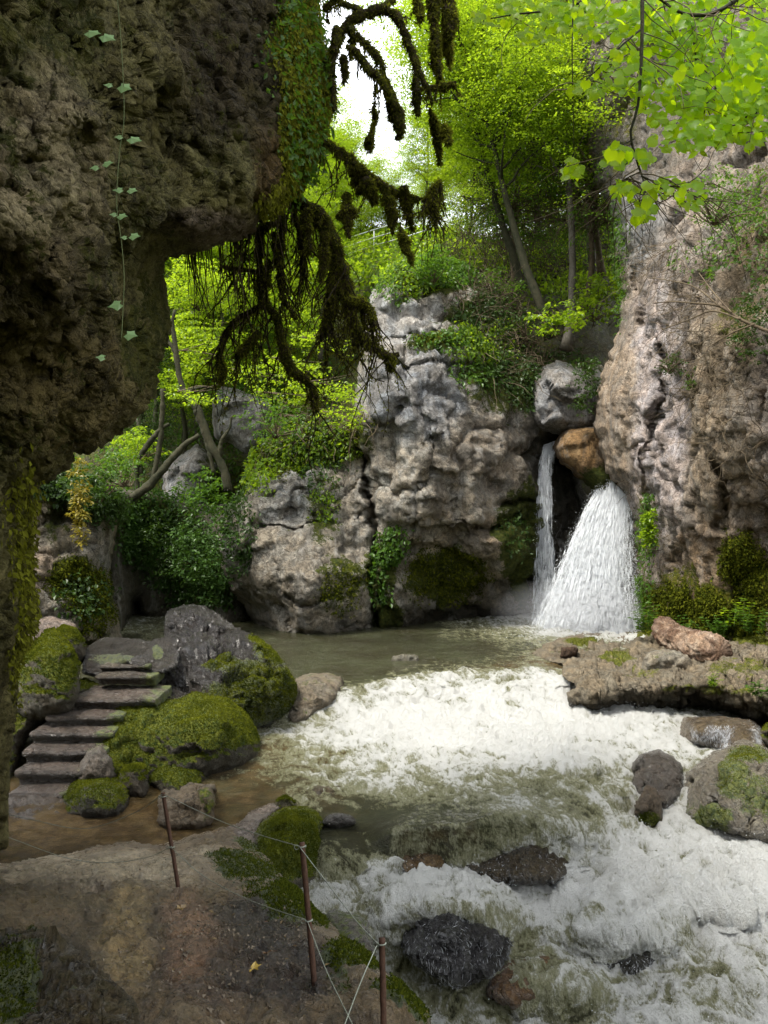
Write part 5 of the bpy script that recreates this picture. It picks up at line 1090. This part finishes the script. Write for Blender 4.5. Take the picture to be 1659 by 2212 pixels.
cling(RIGHT, 'moss', [(1600, 1200, 34, 60, 1), (1632, 1300, 45, 130, .9), (1545, 1320, 60, 60, 1), (1455, 1300, 45, 50, 1), (1400, 1340, 36, 60, .6)], 26000, .06, G['moss'], out=.12)
cling(RIGHT, 'ivy', [(1400, 1150, 16, 90, .8), (1400, 1290, 30, 60, .6), (1620, 480, 90, 130, .35), (1340, 560, 30, 150, .25), (1570, 560, 100, 60, .3), (1250, 150, 40, 200, .6)], 8000, .10, G['mid'], out=.2)
cling(OVER, 'ivy', [(640, 120, 70, 300, .6), (655, 330, 60, 80, .6), (690, -100, 60, 120, 1)], 2600, .05, G['mid'], out=.14)
cling(OVER, 'moss', [(660, 200, 75, 260, 1), (600, 420, 60, 40, .6), (40, 1250, 40, 300, .2)], 20000, .04, G['mossy'], 1.5, out=.05)
# moss cushions on the boulders
def mossy_up(key, n, size=.035, mat='moss', out=.02):
    R = BO[key]; w = np.clip(R['ms']-.45, 0, 1)*np.clip(R['n'][:, 2]+.75, 0, 1)
    r_ = pick(R, n, w)
    if r_ is None: return
    pos, nn = r_; ax = unit(nn+rng.normal(size=pos.shape)*.7+np.array([0, 0, .1]))
    v, f, r = leaves(pos-ax*size*.15, ax, rng.normal(size=pos.shape), size*(.5+rng.random(n)), .5, .08)
    cl = np.repeat(sstep(-.3, .3, fbm(pos*3, 3)), 4); r = np.clip(r*.35+cl*.45+np.repeat(np.clip(nn[:, 2], 0, 1)**2, 4)*.3, 0, 1)
    o = mesh('moss', v-R['org'], f, G[mat], R['o'], {'rnd': r}, smooth=False); o['kind'] = 'stuff'
for k_, n_, s_ in [('big', 34000, .05), ('round', 34000, .045), ('peak', 14000, .045), ('peakb', 4000, .045), ('wall', 12000, .045), ('low1', 8000, .04), ('low2', 3000, .04), ('foot', 8000, .04), ('mossrock', 16000, .035), ('R3', 7000, .035), ('R4', 2500, .04), ('shelf', 12000, .04), ('tiny1', 1500, .03), ('riverstone', 3000, .04), ('grey', 1500, .03), ('R2', 1200, .03)]:
    mossy_up(k_, int(n_*1.25), s_*.55)
R = FORE; r_ = pick(R, 26000, np.clip(R['ms']-.4, 0, 1)); pos, nn = r_
ax = unit(nn+rng.normal(size=pos.shape)*.8); v, f, r = leaves(pos, ax, rng.normal(size=pos.shape), .02*(.5+rng.random(len(pos))), .5, .05)
o = mesh('moss', v-R['org'], f, G['moss'], R['o'], {'rnd': r*.6}, smooth=False); o['kind'] = 'stuff'
R = BO['cornerleft']; r_ = pick(R, 7000, np.clip(R['ms']-.4, 0, 1)); pos, nn = r_
v, f, r = leaves(pos, unit(nn+rng.normal(size=pos.shape)*.8), rng.normal(size=pos.shape), .018, .5, .05)
o = mesh('moss', v-R['org'], f, G['moss'], R['o'], {'rnd': r*.5}, smooth=False); o['kind'] = 'stuff'
R = FORE; r_ = pick(R, 420, np.exp(-((R['px']-480)/260)**2-((R['py']-2080)/150)**2)); pos, nn = r_
v, f, r = leaves(pos+nn*.004, unit(np.cross(nn, rng.normal(size=nn.shape))), nn+rng.normal(size=nn.shape)*.2, .012+rng.random(420)**3*.035, .5, .1)
tagit(mesh('leaf_litter', v, f, leaf_mat('litter', (.06, .038, .02), (.20, .14, .06), .05, .02), None, {'rnd': r}, smooth=False, origin=(-1, 5, .5)), 'scattered bits of brown leaf litter on the earth path', None, None, 'stuff')
# hanging twigs and roots on the cliffs
def twigs(R, lst, n, L, rad, mat, name='twigs', dirv=(0, 0, -.6), wig=.35):
    r_ = pick(R, n, pxw(R, lst)); pos, nn = r_; lst_ = []
    for k in range(n):
        g = grow(pos[k]-nn[k]*.02, nn[k]*.5+np.array(dirv)+rng.normal(size=3)*.7, L*rng.uniform(.4, 1.3), 7, wig, .25)
        lst_.append((g, np.linspace(rad, rad*.25, 8)))
    v, q = tubes(lst_, 3); o = mesh(name, v-R['org'], q, mat, R['o']); o['kind'] = 'stuff'
twigs(RIGHT, [(1560, 700, 120, 200, 1), (1500, 560, 140, 60, 1), (1620, 900, 80, 120, .6), (1640, 520, 60, 100, 1)], 700, 1.3, .011, M_twig)
twigs(RIGHT, [(1380, 1040, 30, 40, 1), (1420, 1230, 60, 100, 1), (1300, 780, 30, 60, .6), (1290, 250, 60, 180, 1)], 350, .7, .010, M_twig)
twigs(CENT, [(1100, 640, 130, 60, 1), (1150, 760, 140, 70, 1), (700, 920, 120, 50, 1), (620, 870, 100, 50, 1)], 900, 1.7, .016, M_twig, dirv=(0, -.3, .1))
cling(HILL, 'undergrowth', [(900, 560, 260, 90, 1), (760, 560, 120, 60, 1), (1250, 560, 200, 150, .8)], 16000, .22, G['bright'], out=.5)
cling(HILL, 'undergrowth', [(450, 850, 330, 300, 1)], 14000, .2, G['mid'], out=.6)
twigs(HILL, [(1120, 560, 160, 70, 1), (980, 580, 60, 40, 1)], 700, 2.4, .02, M_twig, dirv=(0, -.3, .8))
twigs(HILL, [(1250, 620, 100, 120, 1), (500, 900, 250, 150, .6), (350, 1000, 120, 100, 1)], 600, 2.0, .018, M_twig, dirv=(0, -.3, .4))

# leafy stems round the log and on the bank
def stems(x, y, d_, n, h, spread, size, mat, lb):
    b = P(x, y, d_); root = empty('leafy_plant', tuple(b), lb, 'plant', 'leafy plants at the foot of the right cliff'); L = []; parts = []
    for k in range(n):
        g = grow((rng.normal()*spread*.5, rng.normal()*spread*.5, -.05), (rng.normal()*.35, rng.normal()*.35-.1, 1), h*rng.uniform(.5, 1.1), 7, .1, .12); L.append((g, np.linspace(.008, .003, 8)))
        for q in g[1:]:
            for _ in range(3):
                a = rng.uniform(0, 6.28); axv = np.array([[math.cos(a), math.sin(a), .1]]); parts.append(leaves(q[None], axv, np.array([[0, 0, 1.0]])+rng.normal(size=(1, 3))*.2, size*rng.uniform(.6, 1.1), .5, .06))
    v, q = tubes(L, 4); mesh('stems', v, q, G_stem, root)['kind'] = 'stuff'
    v, f, r = join(parts); mesh('leaves', v, f, mat, root, {'rnd': r}, smooth=False)['kind'] = 'stuff'
G_stem = simple_mat('green stems', (.04, .08, .015), (.08, .12, .02), 5, .7, 0)
for a in [(1398, 1362, 21.6, 12, .8, .35, .16, G['mid'], 'leafy plants crowding the upper end of the log'), (1480, 1375, 20.6, 8, .6, .35, .14, G['mid'], 'leafy plants behind the middle of the log'),
          (1545, 1375, 19.6, 12, .7, .35, .15, G['mid'], 'leafy plants behind the thick end of the log'), (1590, 1350, 19.2, 9, .9, .3, .16, G['bright'], 'tallest leafy stems against the mossy cliff foot'),
          (1635, 1365, 18.6, 9, .8, .3, .16, G['mid'], 'leafy stems at the frame edge right of the log'), (1645, 1500, 14.9, 7, .35, .15, .12, G['mid'], 'small leafy plant hanging on the lip of the bank'),
          (1540, 1478, 15.6, 9, .3, .06, .08, G['bright'], 'little green tuft on the lip of the bank below the log'), (1540, 1270, 20.2, 3, .5, .1, .1, G['mid'], 'single stem growing on the mossy cliff above the log')]:
    stems(*a)

# ------------------------------------------------------------------ moss laden branches hanging from the overhang
M_mossb = rock_mat('moss coated wood', 6, .95, 0, .05, .02, ((.03, .034, .008), (.09, .10, .012)), dark=.5)
def mossy_branch(segs, d_, lb, seed, clumps=(), nstr=60, slen=(40, 120), tuft=9000):
    """segs: lists of (x, y, radius px); clumps: hanging moss masses as the same; all at distance d_ (may vary along)"""
    s = d_/FPX; first = segs[0][0]; base = P(first[0], first[1], d_)
    root = empty('mossy_branch', tuple(base), lb, 'branch', 'moss laden branches hanging from the overhang')
    TV, TF, TM = [], [], 0; srf = []
    for grp, nm, rough in ((segs, 'branch', .9), (clumps, 'moss_clump', 1.1)):
        for k, pts in enumerate(grp):
            pts = np.array(pts, float); n = max(24, int(len(pts)*9)); dd = d_+rng.normal()*.12+np.linspace(0, rng.normal()*.2, len(pts))
            path = smoothpath(P(pts[:, 0], pts[:, 1], dd), n); rad = np.interp(np.linspace(0, 1, n), np.linspace(0, 1, len(pts)), pts[:, 2])*s
            rad = rad*((.78 if nm == 'branch' else .62)+.4*fbm(path*6+seed+k, 3))
            v, f, t = tube(path, rad, 14, seed+k, rough)
            v = v+unit(rng.normal(size=v.shape))*rad.mean()*.06
            o = mesh(nm, v-base, [f, t], M_mossb, root, {'moss': np.full(len(v), .5)+.2*fbm(v*5, 2)}, cols={'col': np.tile(np.array([.06, .046, .026]), (len(v), 1))})
            srf.append(dict(v=v, f=f, n=vnormals(v, f)))
    # fuzz and hanging strands
    V = []; F = []; Rr = []; o_ = 0; tot = sum(len(q['f']) for q in srf)
    for q in srf:
        n = int(tuft*len(q['f'])/tot); pos, nn = pick(q, n, np.ones(len(q['v'])))
        ax = unit(nn*.8+np.array([0, 0, -.9])+rng.normal(size=pos.shape)*.45)
        top = np.clip(nn[:, 2], 0, 1)  # upper sides get the paler tone, top highlights put into the fuzz colour
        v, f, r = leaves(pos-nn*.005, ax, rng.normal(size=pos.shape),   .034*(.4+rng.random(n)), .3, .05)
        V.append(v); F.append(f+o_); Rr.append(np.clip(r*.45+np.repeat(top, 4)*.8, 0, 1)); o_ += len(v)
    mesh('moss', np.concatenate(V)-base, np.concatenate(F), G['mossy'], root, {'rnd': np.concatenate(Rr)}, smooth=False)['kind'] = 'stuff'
    L = []; fz = []
    for k in range(nstr):
        q = srf[rng.integers(0, len(segs))]; b = q['v'][rng.integers(0, len(q['v'])-2)]
        ln = rng.uniform(*slen)*s*rng.uniform(.5, 1); g = grow(b, (rng.normal()*.25, rng.normal()*.2, -1), ln, 12, .17, .12)
        rr = rng.uniform(.8, 3.4)*s; prof = rr*(.35+1.0*np.abs(noise(np.c_[g[:, 2]*9, g[:, 0]*3, g[:, 1]*0+k])))*np.linspace(1, .35, 13)
        L.append((g, prof+.0015))
        m = 40; ii = rng.integers(1, 12, m); pos = g[ii]+rng.normal(size=(m, 3))*.006
        fz.append(leaves(pos, unit(np.array([0, 0, -1.0])+rng.normal(size=(m, 3))*.5), rng.normal(size=(m, 3)), .035*rng.random(m)+.01+prof[ii], .35, .03))
    if L:
        v, q = tubes(L, 5, .5); mesh('moss_strands', v-base, q, M_mossb, root, {'moss': np.full(len(v), .3)}, cols={'col': np.tile(np.array([.05, .04, .022]), (len(v), 1))})['kind'] = 'stuff'
        v, f, r = join(fz); mesh('moss_fringe', v-base, f, G['mossy'], root, {'rnd': r*.6}, smooth=False)['kind'] = 'stuff'
    return root
mossy_branch([[(690, 160, 12), (720, 110, 11), (745, 62, 12), (775, 35, 14), (830, 22, 14), (862, 45, 12), (880, 85, 10), (897, 130, 11), (912, 170, 10), (928, 200, 7), (933, 225, 4)],
              [(720, 0, 8), (760, 15, 10), (800, 28, 9), (850, 0, 8)], [(750, 100, 6), (775, 118, 9), (795, 148, 10), (820, 172, 9), (842, 205, 6)], [(822, 145, 2), (812, 190, 1.6), (808, 238, 1.6)], [(808, 262, 1.4), (800, 298, 1.4)], [(770, 72, 6), (795, 100, 9), (822, 132, 7), (828, 150, 4)], [(922, 190, 7), (950, 187, 9), (985, 180, 5)], [(700, 20, 7), (730, -10, 9), (760, -60, 8)]],
             6.8, 'mossy branch arching across the white sky at the top', 1,
             [[(893, 120, 6), (898, 160, 11), (900, 205, 14), (903, 250, 8)], [(824, 130, 4), (832, 175, 12), (846, 215, 16), (857, 250, 24), (864, 285, 24), (858, 300, 10)], [(742, 120, 8), (746, 155, 13), (742, 180, 4)], [(760, 60, 14), (762, 100, 10), (756, 130, 4)], [(808, 232, 3), (811, 250, 9), (808, 268, 3)], [(797, 292, 5), (798, 310, 14), (798, 328, 6)], [(728, 60, 12), (722, 110, 14), (718, 165, 7)], [(705, 130, 10), (718, 190, 13), (722, 240, 5)]], 46, (20, 70), 9000)
mossy_branch([[(925, -60, 12), (935, 0, 16), (940, 60, 14), (945, 120, 8), (952, 170, 4)], [(960, -60, 10), (968, 0, 18), (970, 45, 20), (972, 85, 8)], [(898, -30, 6), (905, 20, 9), (910, 40, 5)]],
             6.2, 'fat clump of moss hanging at the top of the picture right of the sky', 2, [[(935, 90, 9), (940, 130, 12), (948, 178, 4)], [(962, 70, 14), (968, 110, 14), (972, 148, 6)], [(928, 232, 3), (938, 262, 13), (945, 300, 12), (950, 355, 4)], [(958, 270, 8), (966, 290, 14), (970, 312, 5)]], 14, (20, 60), 8000)
mossy_branch([[(690, 300, 10), (720, 318, 10), (757, 345, 12), (797, 380, 13), (830, 405, 12), (877, 425, 11), (920, 432, 8), (940, 445, 5), (946, 480, 3)], [(922, 430, 5), (935, 405, 3), (952, 388, 2)]],
             6.9, 'mossy branch ending in a crooked tip in front of the railing', 3,
             [[(750, 420, 12), (748, 450, 22), (752, 485, 16), (755, 515, 5)], [(790, 385, 16), (800, 415, 20), (812, 440, 9)], [(832, 400, 12), (842, 440, 16), (848, 480, 12), (850, 505, 4)], [(872, 400, 13), (878, 440, 14), (886, 475, 10), (892, 500, 4)], [(865, 490, 5), (872, 520, 14), (885, 548, 8), (890, 570, 3)], [(765, 350, 14), (772, 385, 18), (778, 420, 9)]], 70, (50, 190), 11000)
mossy_branch([[(632, 420, 18), (655, 440, 24), (692, 470, 26), (712, 510, 24), (726, 560, 22), (740, 600, 20), (750, 651, 18), (765, 687, 14), (783, 735, 13), (815, 756, 13), (842, 770, 11), (862, 765, 6)], [(752, 645, 9), (780, 655, 11), (801, 668, 8), (808, 690, 4)], [(735, 560, 8), (720, 620, 10), (715, 670, 12), (700, 710, 10), (688, 735, 6)]],
             7.3, 'thickest mossy limb curving down to the cliff face', 4, [[(845, 765, 12), (845, 785, 14), (842, 800, 6)], [(722, 590, 14), (715, 650, 18), (705, 700, 14), (690, 735, 6)], [(745, 600, 14), (750, 650, 20), (748, 690, 8)], [(765, 690, 12), (768, 730, 12), (762, 760, 4)], [(660, 450, 14), (665, 500, 16), (668, 550, 6)], [(700, 500, 14), (700, 560, 14), (694, 610, 6)]], 120, (60, 260), 14000)
mossy_branch([[(560, 440, 8), (564, 480, 8), (560, 540, 9), (561, 590, 10), (570, 650, 11), (598, 685, 10), (608, 742, 10), (628, 797, 12), (660, 822, 13), (678, 845, 11), (683, 880, 5)], [(575, 650, 6), (545, 672, 7), (510, 691, 7), (482, 731, 7), (473, 770, 5), (468, 800, 3)], [(600, 430, 12), (610, 480, 10), (606, 560, 8), (612, 640, 8), (640, 690, 6)], [(630, 440, 9), (650, 520, 8), (655, 600, 6)], [(560, 720, 6), (530, 745, 9), (508, 775, 6)], [(500, 510, 4), (545, 500, 5), (600, 480, 7)], [(560, 585, 3), (520, 580, 3), (480, 575, 2)]],
             7.6, 'tangle of thin mossy branches under the belly of the overhang', 5, [[(580, 560, 10), (575, 600, 15), (572, 640, 6)], [(592, 500, 10), (596, 540, 14), (598, 580, 5)], [(560, 715, 8), (540, 740, 13), (515, 765, 6)], [(476, 770, 4), (482, 800, 10), (478, 830, 4)], [(672, 840, 9), (682, 865, 11), (680, 890, 4)]], 170, (60, 270), 12000)
# thin hanging roots of the overhang
L = []
for k in range(60):
    x = rng.uniform(400, 640); y = np.interp(x, [400, 480, 565, 640], [548, 525, 465, 395]); ln = rng.uniform(60, 240)
    L.append((grow(P(x, y-8, 7.2), (rng.normal()*.12, rng.normal()*.1, -1), ln*7.2/FPX, 12, .06, .1), np.linspace(.006, .0018, 13)))
v, q = tubes(L, 4); o = mesh('hanging_roots', v-np.array(ov.location), q, M_twig, ov); o['kind'] = 'stuff'

# ------------------------------------------------------------------ ivy shoots in front of the overhang: one stem with its leaves
def ivy_leaf_mesh():
    ang = np.radians([0, 22, 50, 75, 110, 140, 165, 195, 220, 250, 285, 310, 338]); rad = np.array([1, .62, .6, .78, .55, .62, .25, .25, .62, .55, .78, .6, .62])*.5
    V = np.concatenate([[[0, 0, 0]], np.stack([np.cos(ang)*rad+.1, np.sin(ang)*rad, -.08*np.abs(np.sin(ang))], -1)]); k = np.arange(13)
    o = mesh('leaf', V, np.stack([k*0, k+1, (k+1) % 13+1], -1), M_ivy, attrs={'rnd': rng.random(14)}, smooth=False, link=False); return o.data
M_ivy = leaf_mat('pale ivy leaf', (.22, .36, .15), (.30, .45, .2), .35, .05)
ivy_me = ivy_leaf_mesh()
def frame_obj(name, me, parent, loc, ax, nr, sc):
    ax = Vector(ax).normalized(); nr = Vector(nr); s_ = nr.cross(ax).normalized(); n_ = ax.cross(s_)
    from mathutils import Matrix
    o = bpy.data.objects.new(name, me); COL.objects.link(o)
    o.matrix_world = Matrix(((ax.x*sc, s_.x*sc, n_.x*sc, loc[0]), (ax.y*sc, s_.y*sc, n_.y*sc, loc[1]), (ax.z*sc, s_.z*sc, n_.z*sc, loc[2]), (0, 0, 0, 1)))
    o.parent = parent; return o
vd = 2.75
vp = smoothpath([P(*q) for q in [(248, -60, vd), (262, 100, vd), (268, 250, vd), (258, 330, vd), (252, 440, vd), (262, 520, vd), (268, 600, vd), (264, 700, vd), (262, 735, vd)]], 60)
vine = empty('hanging_vine', tuple(vp[0]), 'thin ivy shoot with pale leaves dangling in front of the dark overhang', 'vine')
v, f, t = tube(vp, .0016, 5); mesh('stem', v-vp[0], [f, t], simple_mat('vine stem', (.10, .13, .05), (.16, .18, .07), 20, .7, 0), vine)
for (x, y, w, a) in [(192, 68, 34, 0), (225, 76, 34, -.3), (262, 185, 30, -.2), (240, 182, 20, 3.0), (283, 298, 30, -.1), (262, 294, 18, 3.1), (226, 352, 24, .3), (210, 360, 20, 3.2), (262, 408, 22, 3.1), (280, 409, 22, 0), (258, 465, 22, .1), (250, 462, 16, 3), (284, 508, 24, .1), (272, 512, 14, 3), (258, 655, 30, 3.3), (275, 721, 28, 0), (224, 771, 20, 2.9)]:
    frame_obj('leaf', ivy_me, vine, P(x, y, vd)-vp[0], (math.cos(a), -.15, math.sin(a)*.8-.25), (rng.normal()*.15, -.85, .6), w*vd/FPX*1.5)

# ------------------------------------------------------------------ linden foliage hanging in from the upper right
def linden_mesh(k):
    r2 = np.random.default_rng(k); ang = np.radians([0, 14, 34, 60, 90, 120, 148, 168, 192, 212, 240, 270, 300, 326, 346]); rad = np.array([.62, .42, .42, .46, .48, .47, .45, .30, .30, .45, .47, .48, .46, .42, .42])
    x = np.cos(ang)*rad+.42; y = np.sin(ang)*rad
    z = -.12*np.abs(y)*1.2-.15*(x-.4)**2+r2.normal(size=15)*.01
    V = np.concatenate([[[.42, 0, .03], [.12, 0, 0]], np.stack([x, y, z], -1)]); j = np.arange(15)
    o = mesh('leaf', V, np.stack([j*0, j+2, (j+1) % 15+2], -1), G['linden'], attrs={'rnd': np.full(17, r2.random())}, smooth=True, link=False); return o.data
LM = [linden_mesh(k) for k in range(8)]
def nz2(x): return x
lind = empty('linden_branch', tuple(P(1560, -80, 5.2)), 'bright green linden branches hanging in from the upper right corner', 'branch')
lb0 = np.array(lind.location)
mains = [([(1390, -120), (1388, 0), (1386, 120), (1378, 230), (1362, 290), (1380, 360), (1392, 400), (1388, 450)], 4.6, 5.0), ([(1660, -60), (1560, 20), (1480, 30), (1400, -20)], 5.0, 6.0), ([(1520, 20), (1500, 60), (1505, 140), (1525, 210), (1520, 250)], 5.3, 3.5), ([(1700, 60), (1600, 120), (1540, 200), (1500, 280), (1470, 300)], 5.6, 4),
         ([(1400, -60), (1300, -10), (1200, 20), (1120, 30), (1060, 40)], 5.6, 4), ([(1388, 60), (1330, 110), (1280, 160), (1245, 190)], 4.9, 2.5), ([(1700, 200), (1640, 240), (1600, 260), (1560, 300)], 5.0, 3.5), ([(1385, 380), (1430, 400), (1470, 410), (1500, 430)], 4.6, 2), ([(1385, 370), (1345, 390), (1320, 410)], 4.6, 1.6), ([(1370, 300), (1330, 320), (1310, 330)], 4.7, 1.6), ([(1240, 330), (1232, 350), (1225, 370)], 5.2, 1.4), ([(1240, -60), (1236, 100), (1238, 230), (1240, 330)], 5.2, 1.8)]
L = []
for pts, dd, r in mains:
    p = smoothpath([P(x, y, dd+rng.normal()*.03) for x, y in pts], 24)-lb0; L.append((p, np.linspace(r, r*.35, 24)*dd/FPX))
for k in range(150):
    p, _ = L[rng.integers(0, 9)]; b = p[rng.integers(2, 24)]; g = grow(b, (rng.normal(), rng.normal()*.5, -.35), rng.uniform(.2, .7), 6, .2, .15); L.append((g, np.linspace(.004, .0015, 7)))
v, q = tubes(L[:12], 7, .3); mesh('branch', v, q, M_bark1, lind)
v, q = tubes(L[12:], 4); mesh('twigs', v, q, M_twig, lind)['kind'] = 'stuff'
# where leaves hang (x, y, rx, ry, amount, distance)
zones = [(1560, 60, 170, 110, 230, 5.6), (1450, 60, 120, 90, 120, 5.3), (1300, 30, 130, 45, 100, 5.4), (1180, 25, 110, 40, 70, 5.8), (1080, 25, 60, 35, 22, 6.0), (1550, 190, 120, 70, 130, 5.2), (1450, 200, 80, 70, 60, 4.9), (1620, 230, 60, 80, 70, 5.0), (1350, 150, 60, 50, 45, 4.9), (1275, 185, 32, 16, 9, 4.8), (1480, 290, 70, 40, 34, 4.7), (1560, 280, 50, 30, 22, 4.9),
         (1330, 330, 32, 30, 13, 4.5), (1388, 330, 22, 16, 7, 4.5), (1345, 405, 38, 18, 9, 4.5), (1440, 400, 40, 22, 12, 4.5), (1495, 415, 30, 30, 10, 4.5), (1390, 445, 26, 28, 10, 4.4), (1238, 365, 18, 30, 9, 5.1), (1245, 185, 10, 14, 2, 4.6), (1640, 110, 60, 60, 50, 4.8), (1160, 75, 60, 22, 14, 5.2)]
tot = []
for (x, y, rx, ry, n, dd) in zones:
    for _ in range(int(n*2.8)):
        a = rng.uniform(0, 6.28); r = rng.random()**.5
        px_, py_ = x+math.cos(a)*r*rx, y+math.sin(a)*r*ry; d1 = dd+rng.normal()*.25
        tot.append((d1, P(px_, py_, d1)-lb0))
tot.sort(key=lambda q: q[0])
rest = []
for k, (d1, p) in enumerate(tot):
    yaw = rng.uniform(0, 6.28); ax = np.array([math.cos(yaw)*.75, math.sin(yaw)*.6-.1, -.75+rng.normal()*.2]); nr = np.array([rng.normal()*.25, -.75+rng.normal()*.25, .65+rng.normal()*.2]); sc = .072*rng.uniform(.62, 1.12)
    if k < 290: frame_obj('leaf', LM[k % 8], lind, p, ax, nr, sc)
    else: rest.append((p, ax, nr, sc, k % 8))
V = []; F = []; Rr = []; o_ = 0
for (p, ax, nr, sc, j) in rest:
    me = LM[j]; co = np.empty(len(me.vertices)*3); me.vertices.foreach_get('co', co); co = co.reshape(-1, 3)
    ax = unit(ax); s_ = unit(np.cross(nr, ax)); n_ = np.cross(ax, s_)
    V.append((co[:, :1]*ax+co[:, 1:2]*s_+co[:, 2:]*n_)*sc+p); jj = np.arange(15); F.append(np.stack([jj*0, jj+2, (jj+1) % 15+2], -1)+o_); Rr.append(np.full(17, rng.random())); o_ += 17
mesh('foliage', np.concatenate(V), np.concatenate(F), G['linden'], lind, {'rnd': np.concatenate(Rr)})['kind'] = 'stuff'

# ------------------------------------------------------------------ leaning twisted tree on the left, railing above the cliff, dead branch on the right cliff
tw = empty('twisted_tree', tuple(P(480, 1030, 22.5)), 'thin twisted mossy tree leaning out over the gorge beside the overhang', 'tree'); tb = np.array(tw.location)
for nm, pts in [('trunk', [(492, 1060, 9), (482, 1010, 9), (455, 960, 9), (440, 920, 8), (425, 880, 9), (400, 850, 7), (385, 800, 6), (378, 740, 6), (372, 700, 5), (378, 670, 3)]), ('branch', [(378, 760, 5), (362, 735, 4), (350, 722, 2)]), ('branch', [(470, 990, 7), (480, 950, 5), (496, 925, 3), (500, 900, 2)]), ('branch', [(425, 885, 8), (440, 930, 7), (452, 975, 6), (462, 1020, 4)]), ('branch', [(398, 850, 4), (420, 840, 3), (445, 835, 2)])]:
    a = np.array(pts, float); p = smoothpath(P(a[:, 0], a[:, 1], 22.5), 40); rr = np.interp(np.linspace(0, 1, 40), np.linspace(0, 1, len(a)), a[:, 2])*22.5/FPX
    v, f, t = tube(p, rr, 8, 3, .6); mesh(nm, v-tb, [f, t], M_bark1, tw)
tw2 = empty('leaning_tree', tuple(P(290, 1060, 24.5)), 'dark mossy trunk leaning right in the shade under the overhang', 'tree'); tb = np.array(tw2.location)
for nm, pts in [('trunk', [(285, 1075, 10), (320, 1050, 9), (355, 1010, 8), (395, 965, 7), (430, 940, 5)]), ('branch', [(330, 1040, 6), (345, 960, 6), (350, 900, 6), (352, 840, 5)]), ('branch', [(300, 990, 5), (320, 960, 7), (345, 930, 6), (365, 915, 3)])]:
    a = np.array(pts, float); p = smoothpath(P(a[:, 0], a[:, 1], 24.5), 40); rr = np.interp(np.linspace(0, 1, 40), np.linspace(0, 1, len(a)), a[:, 2])*24.5/FPX
    v, f, t = tube(p, rr, 8, 3, .6); mesh(nm, v-tb, [f, t], M_bark1, tw2)
M_rail = simple_mat('pale metal rail', (.42, .45, .44), (.5, .53, .52), 8, .5, 0, .5, .3)
rl = empty('metal_railing', tuple(P(930, 505, 37.5)), 'pale metal railing at the edge of the plateau behind the mossy branch', 'railing'); rb = np.array(rl.location)
for x, dd, yt, yb in [(930, 37.5, 458, 512), (868, 38.5, 478, 528), (808, 39.5, 497, 545)]:
    v, f, t = tube(np.array([P(x, yb+10, dd), P(x, yt, dd)]), .035, 8); mesh('post', v-rb, [f, t], M_rail, rl)
for o1, o2 in ((0, 0), (18, 17), (36, 34)):
    v, f, t = tube(np.array([P(932, 458+o1, 37.5), P(868, 478+o1, 38.5), P(806, 497+o2, 39.5), P(720, 525+o2, 41)]), .028, 6); mesh('rail', v-rb, [f, t], M_rail, rl)
db = empty('dead_branch', tuple(P(1680, 720, 15.5)), 'bare brown branch reaching left across the face of the right cliff', 'branch'); bb = np.array(db.location)
for pts in [[(1690, 725, 4), (1650, 712, 4), (1600, 690, 3.5), (1555, 662, 3), (1500, 655, 2), (1450, 652, 1.5), (1410, 655, 1)], [(1600, 690, 2.5), (1540, 672, 2), (1490, 690, 1.5), (1430, 712, 1)], [(1555, 662, 2), (1500, 620, 1.6), (1440, 605, 1.2), (1400, 600, 1)], [(1580, 675, 2), (1540, 630, 1.5), (1510, 590, 1)], [(1630, 700, 2), (1580, 720, 1.6), (1530, 750, 1)]]:
    a = np.array(pts, float); p = smoothpath(P(a[:, 0], a[:, 1], np.linspace(15.5, 16.6, len(a))), 30); rr = np.interp(np.linspace(0, 1, 30), np.linspace(0, 1, len(a)), a[:, 2])*16/FPX
    v, f, t = tube(p, rr, 6, 1, .3); mesh('branch', v-bb, [f, t], M_twig, db)
